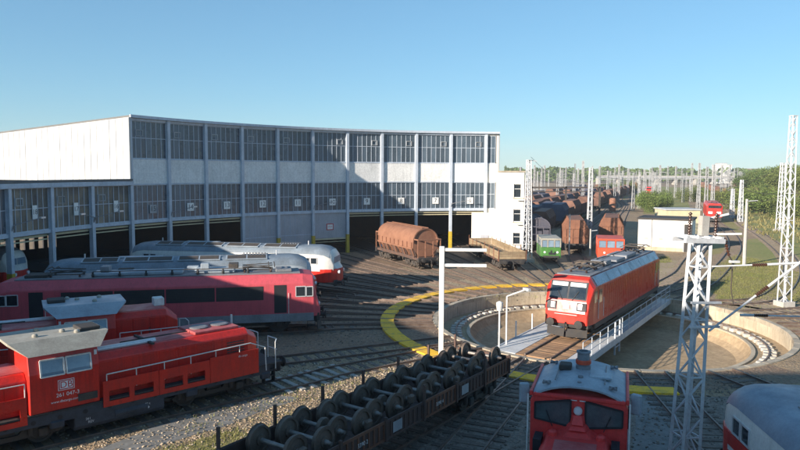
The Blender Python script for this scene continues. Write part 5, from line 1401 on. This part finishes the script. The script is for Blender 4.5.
# far red locomotive coming in
fl = at(712, 219, 146)
F_ = thing('electric_locomotive', 'small distant red locomotive with two white lamps beyond the white hut', 'locomotive', (fl.x, 146, Z0), R_(248))
MB().loft([sec6(-8, 1.5, 1, 3.2, 3.8, 1.1), sec6(8, 1.5, 1, 3.2, 3.8, 1.1), sec6(8.5, 1.4, 1, 2.2, 2.4, 1.2)]).build('body', K['db_red'], F_)
MB().bx(8.1, 8.35, -1.2, 1.2, 2.55, 3.4).build('windscreen', K['cab_glass'], F_)
for y in (-.8, .8): MB().bx(8.4, 8.55, y - .4, y + .4, 1.7, 2.15).build('headlight', K['lens'], F_)
MB().bx(-8, 8.5, -1.3, 1.3, .2, .99).build('running_gear', K['under'], F_)
pantograph(F_, 5, 3.85, K['bogie'])
p = at(646, 176, 330)
F2 = clone(F_, (at(649, 186, 300).x, 300, Z0), R_(250), 'tiny red locomotive far up the yard beyond the bushes')

# yard wagons in rows
rnd = random.Random(11)
D68 = Vector((math.cos(R_(68)), math.sin(R_(68)), 0)); N68 = Vector((-D68.y, D68.x, 0))
protos = [covered_hopper((0, -300, 0), 0, 'brown covered wagon', K['wagon_brown'], 'wagons'), covered_hopper((0, -300, 0), 0, 'slate blue covered wagon', K['wagon_blue'], 'wagons'), gondola((0, -300, 0), 0, 'brown open wagon', K['wagon_brown'], 'wagons')]
row0 = on(562, 224)
rows = [(row0, 20, 'of the long dark train by the curved track', (0, 2)), (row0 + N68 * 6.5, 18, 'in the second row of the far yard', (0, 1, 1)), (row0 + N68 * 13 - D68 * 14, 18, 'in the third row of the far yard', (0, 1, 2)),
        (row0 + N68 * 19.5 - D68 * 8, 16, 'in the fourth row of the far yard', (0, 1, 1)), (row0 - N68 * 38 + D68 * 150, 14, 'in the row of wagons beyond the bushes', (0, 0, 2)), (row0 - N68 * 60 + D68 * 190, 12, 'in the far right row of wagons before the trees', (0, 2, 0))]
kinds = ('brown covered, ', 'slate blue covered, ', 'brown open, ')
used = [False] * 3
for p0, n, place, pool in rows:
    k = 0; s = 0
    while k < n:
        if rnd.random() < .1: s += 14
        t = rnd.choice(pool); pos = p0 + D68 * s
        lab = ORD[k] + ' nearest wagon, ' + kinds[t] + place; grp = kinds[t] + place
        if not used[t]: o = protos[t]; used[t] = True; o.location = (pos.x, pos.y, Z0); o.rotation_euler = (0, 0, R_(68)); o['label'] = lab; o['group'] = grp
        else: clone(protos[t], (pos.x, pos.y, Z0), R_(68), lab, grp)
        s += 12.6; k += 1
for p0, n, *_ in rows:
    track([p0 - D68 * 30, p0 + D68 * 290], far=True, step=2.0)
# near dark wagons just right of the stair block
g = [(536, 222, 118, 1), (544, 228, 106, 0), (549, 214, 132, 1), (537, 214, 138, 0), (560, 215, 128, 1)]
nl = ['slate wagon directly right of the stair block ladder', 'rust brown wagon in shade left of the brown hopper', 'slate wagon above the green trolley', 'brown wagon peeping out beside the stair block', 'slate wagon above the left brown hopper']
for (px, py, Y, t), lab in zip(g, nl):
    x = at(px, 172, Y).x; clone(protos[t], (x, Y, Z0), R_(72), lab, 'wagons behind the stair block')

# road bridge, city blocks on the horizon
YB = 560
a = at(600, 176, YB); b = at(735, 176, YB)
rb = thing('road_bridge', 'long pale road bridge crossing the far end of the yard', 'bridge', (a.x, YB, 0))
MB().bx(0, b.x - a.x, 0, 10, 5.4, 6.8).build('deck', K['far_grey'], rb)
MB().bx(0, b.x - a.x, -.2, .1, 6.8, 7.6).build('parapet', K['concrete'], rb)
for k in range(8): MB().bx((b.x - a.x) * k / 7 - .8, (b.x - a.x) * k / 7 + .8, 1, 9, 0, 5.4).build('pier', K['concrete'], rb)
def block(px0, px1, pyt, Y, label, m, name='apartment_block'):
    A = at(px0, pyt, Y); B = at(px1, pyt, Y); T = thing(name, label, 'building', (A.x, Y, 0)); w = B.x - A.x; h = A.z
    MB().bx(0, w, 0, 14, 0, h).build('wall', m, T)
    MB().bx(-.3, w + .3, -.3, 14.3, h, h + .6).build('roof', K['far_grey'], T)
    if m is K['far_white']: return T
    wn_ = MB()
    n = max(2, int(w / 5)); f_ = max(2, int(h / 3.4))
    for i in range(n):
        for j in range(f_): wn_.bx(w * (i + .25) / n, w * (i + .75) / n, -.08, .01, h * (j + .3) / f_, h * (j + .75) / f_)
    wn_.build('windows', K['far_grey'], T); return T
block(719, 732, 165, 640, 'bright white tower block on the horizon at the right', K['far_white'])
block(722, 727, 163.6, 650, 'narrow roof tower on top of the white tower block', K['far_white'])
block(706, 710, 170, 900, 'small pale block left of the white tower block', K['far_white'])
block(735, 760, 168.8, 1000, 'long grey brown building right of the white tower block', K['far_roof'])
block(655, 668, 168.2, 1000, 'grey block on the horizon above the bushes', K['far_grey'])
block(674, 690, 169, 980, 'low brown block on the horizon in the middle', K['far_roof'])
block(612, 626, 169.4, 900, 'low pale building on the horizon behind the masts', K['far_grey'])

# a few overhead wires
def wire(name, pts, label):
    o = MB(); 
    for A_, B_ in zip(pts[:-1], pts[1:]):
        A_ = Vector(A_); B_ = Vector(B_); q_ = [A_.lerp(B_, k / 8) - Vector((0, 0, (B_ - A_).length * .012 * 4 * (k / 8) * (1 - k / 8))) for k in range(9)]; o.path(q_, .02 if A_.y < 100 else .035, 5)
    tag(o.build(name, K['bogie']), label, 'wire')
wire('overhead_wire', [at(531, 157, 76.3), at(566, 178, 150), at(590, 182, 200)], 'overhead wire falling from the slim white mast to the yard gantry')
wire('overhead_wire', [at(783, 166, 118), at(742, 184, 141), at(700, 187, 190)], 'overhead wire running past the far red locomotive masts')
wire('overhead_wire', [at(800, 190, 52), at(747, 202, 74.5), at(700, 200, 110)], 'overhead wire from the tall edge mast to the concrete pole')
for k, (a_, b_, w_) in enumerate((((540, 181, 150), (640, 176, 340), 'far wire over the dark train'), ((600, 176, 170), (690, 176, 330), 'far wire over the curved track'), ((660, 181, 190), (742, 183, 141), 'wire left of the far red locomotive'), ((742, 188, 141), (800, 193, 90), 'wire over the meadow'))):
    wire('overhead_wire', [at(*a_), at(*b_)], 'thin overhead ' + w_)
# ------------------------------------------------------------------ trees, bushes, grass
rnd = random.Random(5)
def crown_mesh(name, n, rx, rz, z0, leaf, seed, m, lobes=14):
    r = random.Random(seed); V = []; F = []
    L_ = []
    for k in range(lobes):
        a = r.uniform(0, 6.283); rr = rx * .62 * math.sqrt(r.random()); L_.append((rr * math.cos(a), rr * math.sin(a), z0 + rz * (.15 + .75 * r.random()) * (1 - .35 * rr / rx), rx * r.uniform(.28, .5)))
    for k in range(n):
        cx, cy, cz, cr = r.choice(L_)
        v = Vector((r.gauss(0, 1), r.gauss(0, 1), r.gauss(0, .8))).normalized() * cr * (r.random() ** .35)
        p = Vector((cx, cy, max(cz + v.z, .1))) + Vector((v.x, v.y, 0))
        a = Vector((r.gauss(0, 1), r.gauss(0, 1), r.gauss(0, .6))).normalized(); b = a.cross(Vector((r.gauss(0, 1), r.gauss(0, 1), r.gauss(0, 1)))).normalized()
        s = leaf * r.uniform(.6, 1.3); o = len(V)
        V += [p - a * s, p + b * s * .5, p + a * s, p - b * s * .5]; F.append((o, o + 1, o + 2, o + 3))
    me = bpy.data.meshes.new(name); me.from_pydata([tuple(v) for v in V], [], F); me.update(); me.materials.append(m); return me
def trunk_mesh(h, r, seed):
    rr = random.Random(seed); mb = MB(); mb.tube((0, 0, 0), (.1, 0, h * .55), r, 8, r * .6)
    for k in range(5):
        a = rr.uniform(0, 6.28); mb.tube((.05, 0, h * rr.uniform(.3, .5)), (math.cos(a) * h * .25, math.sin(a) * h * .25, h * rr.uniform(.6, .85)), r * .45, 6, r * .15)
    o = mb.build('trunk', K['bark']); me = o.data; bpy.data.objects.remove(o); return me
TV = [(crown_mesh('crown', 7500, 3.6, 6.5, 2.6, .15, 1, K['leaf_mid']), trunk_mesh(8, .22, 1)), (crown_mesh('crown', 7500, 3.4, 6.2, 2.4, .15, 2, K['leaf_dark']), trunk_mesh(8, .22, 2)), (crown_mesh('crown', 7500, 3.8, 6.0, 2.4, .15, 3, K['leaf_olive']), trunk_mesh(8, .22, 3))]
BV = [(crown_mesh('foliage', 9000, 2.6, 2.6, .1, .085, 4, K['leaf_mid'], 10), trunk_mesh(2.5, .08, 4)), (crown_mesh('foliage', 9000, 2.8, 2.4, .1, .085, 5, K['leaf_olive'], 10), trunk_mesh(2.5, .08, 5)), (crown_mesh('foliage', 9000, 2.6, 2.8, .1, .085, 6, K['leaf_dark'], 10), trunk_mesh(2.5, .08, 6))]
def tree(px, Y, pyt, t, label, wide=1.0, group='trees along the right edge of the yard'):
    g_ = at(px, 172, Y); h = at(px, pyt, Y).z / 8.6
    T = thing('tree', label, 'tree', (g_.x, Y, 0), rnd.uniform(0, 6), group); T.scale = (h * wide, h * wide, h)
    link('trunk', TV[t][1], T); link('crown', TV[t][0], T)
def bush(px, Y, pyt, t, label, wide=1.0, group='bushes in the yard'):
    g_ = at(px, 172, Y); h = at(px, pyt, Y).z / 2.7
    T = thing('bush', label, 'bush', (g_.x, Y, 0), rnd.uniform(0, 6), group); T.scale = (h * wide, h * wide, h)
    link('stem', BV[t][1], T); link('foliage', BV[t][0], T)
TR = [(752, 300, 171, 2), (760, 260, 168, 0), (766, 300, 168, 1), (772, 240, 164, 1), (778, 270, 165, 0), (785, 230, 163, 2), (792, 250, 164, 0), (799, 215, 165, 1), (806, 200, 164, 2), (745, 260, 172, 1)]
TL = ['olive tree nearest the white tower block at the start of the right tree line', 'second tree of the right tree line', 'dark tree deep in the right tree line', 'tall dark tree left of the pale lattice mast on the right', 'green tree behind the pale lattice mast on the right', 'olive tree just right of the pale lattice mast', 'green tree left of the tall edge mast', 'dark tree at the right edge of the photograph', 'olive tree cut off by the right edge', 'small dark tree at the far left of the right tree line']
for (px, Y, pyt, t), l in zip(TR, TL): tree(px, Y, pyt, t, l, 1.15)
BU = [(650, 175, 193, 0, .8), (656, 185, 191, 2, .9), (662, 178, 194, 0, .8), (645, 195, 193, 0, .75), (752, 190, 187, 1, 1.3), (762, 170, 189, 0, 1.5), (796, 150, 196, 1, 1.1), (694, 240, 189, 1, 1.3), (702, 260, 187, 0, 1.2), (722, 230, 190, 1, 1.3), (610, 300, 184, 0, 1.2), (628, 330, 182, 1, 1.2), (600, 280, 186, 1, 1.2)]
BU.sort(); cnt = {}
for k, (px, Y, pyt, t, wd) in enumerate(BU):
    where = 'by the curved yard track' if px < 690 and Y < 210 else ('on the grassy bank' if px > 740 else 'low among the distant yard tracks')
    cnt[(t, where)] = cnt.get((t, where), -1) + 1
    bush(px, Y, pyt, t, ORD[cnt[(t, where)]] +  ' from left of the ' + ('green', 'olive', 'dark green')[t] + ' bushes ' + where, wd, ('green', 'olive', 'dark green')[t] + ' bushes ' + where)
# distant wood: one mass
mb_v = []; mb_f = []
for k in range(16000):
    px = rnd.uniform(505, 860); Y = rnd.uniform(620, 980)
    top = 167 + 1.6 * math.sin(px * .11) + 1.2 * math.sin(px * .37 + 1) + .6 * math.sin(px * 1.3)
    zt = 10.3 + (172 - top) * Y / 670.0 * .62 + rnd.uniform(-1, 1)
    z = zt * (rnd.random() ** .5); p = at(px, 172, Y); p.z = max(z, .2)
    a = Vector((rnd.gauss(0, 1), rnd.gauss(0, .6), rnd.gauss(0, .8))).normalized(); b = a.cross(Vector((rnd.gauss(0, 1), rnd.gauss(0, 1), rnd.gauss(0, 1)))).normalized(); s = rnd.uniform(1.0, 2.4); o = len(mb_v)
    mb_v += [tuple(p - a * s), tuple(p + b * s * .6), tuple(p + a * s), tuple(p - b * s * .6)]; mb_f.append((o, o + 1, o + 2, o + 3))
me = bpy.data.meshes.new('distant_wood'); me.from_pydata(mb_v, [], mb_f); me.update(); me.materials.append(K['leaf_dark'])
tag(link('distant_wood', me), 'dark band of distant woodland along the horizon', 'woodland', None, 'stuff')
# grass tufts
def tufts(name, polys, n, h, m, label, seed):
    r = random.Random(seed); V = []; F = []
    def inside(p, poly):
        c = False; j = len(poly) - 1
        for i in range(len(poly)):
            if (poly[i][1] > p[1]) != (poly[j][1] > p[1]) and p[0] < (poly[j][0] - poly[i][0]) * (p[1] - poly[i][1]) / (poly[j][1] - poly[i][1]) + poly[i][0]: c = not c
            j = i
        return c
    for poly, cnt in zip(polys, n):
        xs = [p[0] for p in poly]; ys = [p[1] for p in poly]; k = 0
        while k < cnt:
            p = (r.uniform(min(xs), max(xs)), r.uniform(min(ys), max(ys)))
            if not inside(p, poly): continue
            k += 1
            for j in range(4):
                a = r.uniform(0, 6.28); w = r.uniform(.02, .05) * h / .25; hh = h * r.uniform(.4, 1.3); q = Vector((p[0] + r.uniform(-.2, .2), p[1] + r.uniform(-.2, .2), 0)); t = Vector((math.cos(a), math.sin(a), 0)); o = len(V)
                V += [tuple(q - t * w), tuple(q + t * w), tuple(q + Vector((t.y * hh * .5, -t.x * hh * .5, hh)))]; F.append((o, o + 1, o + 2))
    me = bpy.data.meshes.new(name); me.from_pydata(V, [], F); me.update(); me.materials.append(m)
    tag(link(name, me), label, 'grass', None, 'stuff')
PG = [[g2(720, 300), g2(705, 285), g2(712, 268), g2(735, 255), g2(770, 262), g2(835, 285), g2(830, 305), g2(780, 300)], [g2(150, 452), g2(240, 428), g2(264, 446), g2(250, 470), g2(160, 480)], [g2(652, 258), g2(668, 256), g2(672, 262), g2(655, 264)]]
tufts('grass_tufts', PG, [9000, 500, 500], .11, K['grass_blade'], 'short yellow green grass tufts beside the pit and the wagon', 1)
PM = [[g2(735, 222), g2(765, 238), g2(900, 290), g2(960, 225), g2(860, 186), g2(780, 180), g2(738, 186), g2(735, 200)]]
tufts('meadow_grass', PM, [26000], .65, K['grass_dry'], 'tall dry meadow grass on the bank at the right', 2)
PS = [[g2(395, 300), g2(640, 262), g2(700, 262), g2(690, 300), g2(800, 330), g2(800, 300)], [(-8, 22), (-2, 26), (6, 34), (-2, 34), (-9, 28)]]
tufts('weeds', PS, [900, 500], .12, K['grass_blade'], 'scattered low weeds between the tracks', 3)

# loose ballast stones lying about the front tracks and along the fan
def stones(name, n, seed, m, label, pick):
    r = random.Random(seed); V = []; F = []
    for k in range(n):
        p = pick(r); s_ = r.uniform(.014, .042); q = Matrix.Rotation(r.uniform(0, 6.28), 3, 'Z') @ Matrix.Rotation(r.uniform(-.5, .5), 3, 'X'); o = len(V)
        for a in (-1, 1):
            for b in (-1, 1):
                for c in (-1, 1): v = q @ Vector((a * s_ * r.uniform(.6, 1.2), b * s_ * r.uniform(.6, 1.2), c * s_ * .6)); V.append((p[0] + v.x, p[1] + v.y, max(-.02, s_ * .4 + v.z)))
        F += [tuple(o + i for i in f) for f in ((0, 1, 3, 2), (4, 6, 7, 5), (0, 4, 5, 1), (2, 3, 7, 6), (0, 2, 6, 4), (1, 5, 7, 3))]
    me = bpy.data.meshes.new(name); me.from_pydata(V, [], F); me.update(); me.materials.append(m); tag(link(name, me), label, 'stones', None, 'stuff')
K['stone'] = mat('stone', (.24, .20, .16), (.13, .11, .09), .95, scale=3, island=.5, fine=.2)
K['stone_pale'] = mat('stone_pale', (.44, .36, .26), (.28, .22, .16), .95, scale=3, island=.5, fine=.2)
def pick_front(r):
    q = pol(r.uniform(12, 34), r.uniform(229, 289)); return (q.x, q.y)
def pick_left(r):
    q = pol(r.uniform(12, 34), r.uniform(205, 231)); return (q.x, q.y)
def pick_fan(r):
    q = pol(r.uniform(15.5, 32), r.uniform(86, 200)); return (q.x, q.y)
stones('dark_stones', 8000, 1, K['stone'], 'loose dark ballast stones between the front tracks', pick_front)
stones('tan_stones', 7000, 2, K['stone_pale'], 'loose tan gravel beside the wheelset wagon', pick_left)
stones('fan_stones', 7000, 3, K['stone'], 'loose stones between the fan tracks of the shed', pick_fan)
# ------------------------------------------------------------------ haze
hm = bpy.data.materials.new('haze'); hm.use_nodes = True
hn = hm.node_tree.nodes; hl = hm.node_tree.links
for n_ in list(hn):
    if n_.type == 'BSDF_PRINCIPLED': hn.remove(n_)
pv = hn.new('ShaderNodeVolumePrincipled'); pv.inputs['Color'].default_value = (.86, .91, 1.0, 1); pv.inputs['Density'].default_value = .00026; pv.inputs['Anisotropy'].default_value = 0.0
hl.new(pv.outputs[0], hn['Material Output'].inputs['Volume'])
hz_o = MB().bx(-700, 1500, -60, 1700, -2.2, 60).build('haze', hm)
tag(hz_o, 'thin pale haze filling the air over the whole rail yard', 'haze', None, 'stuff')
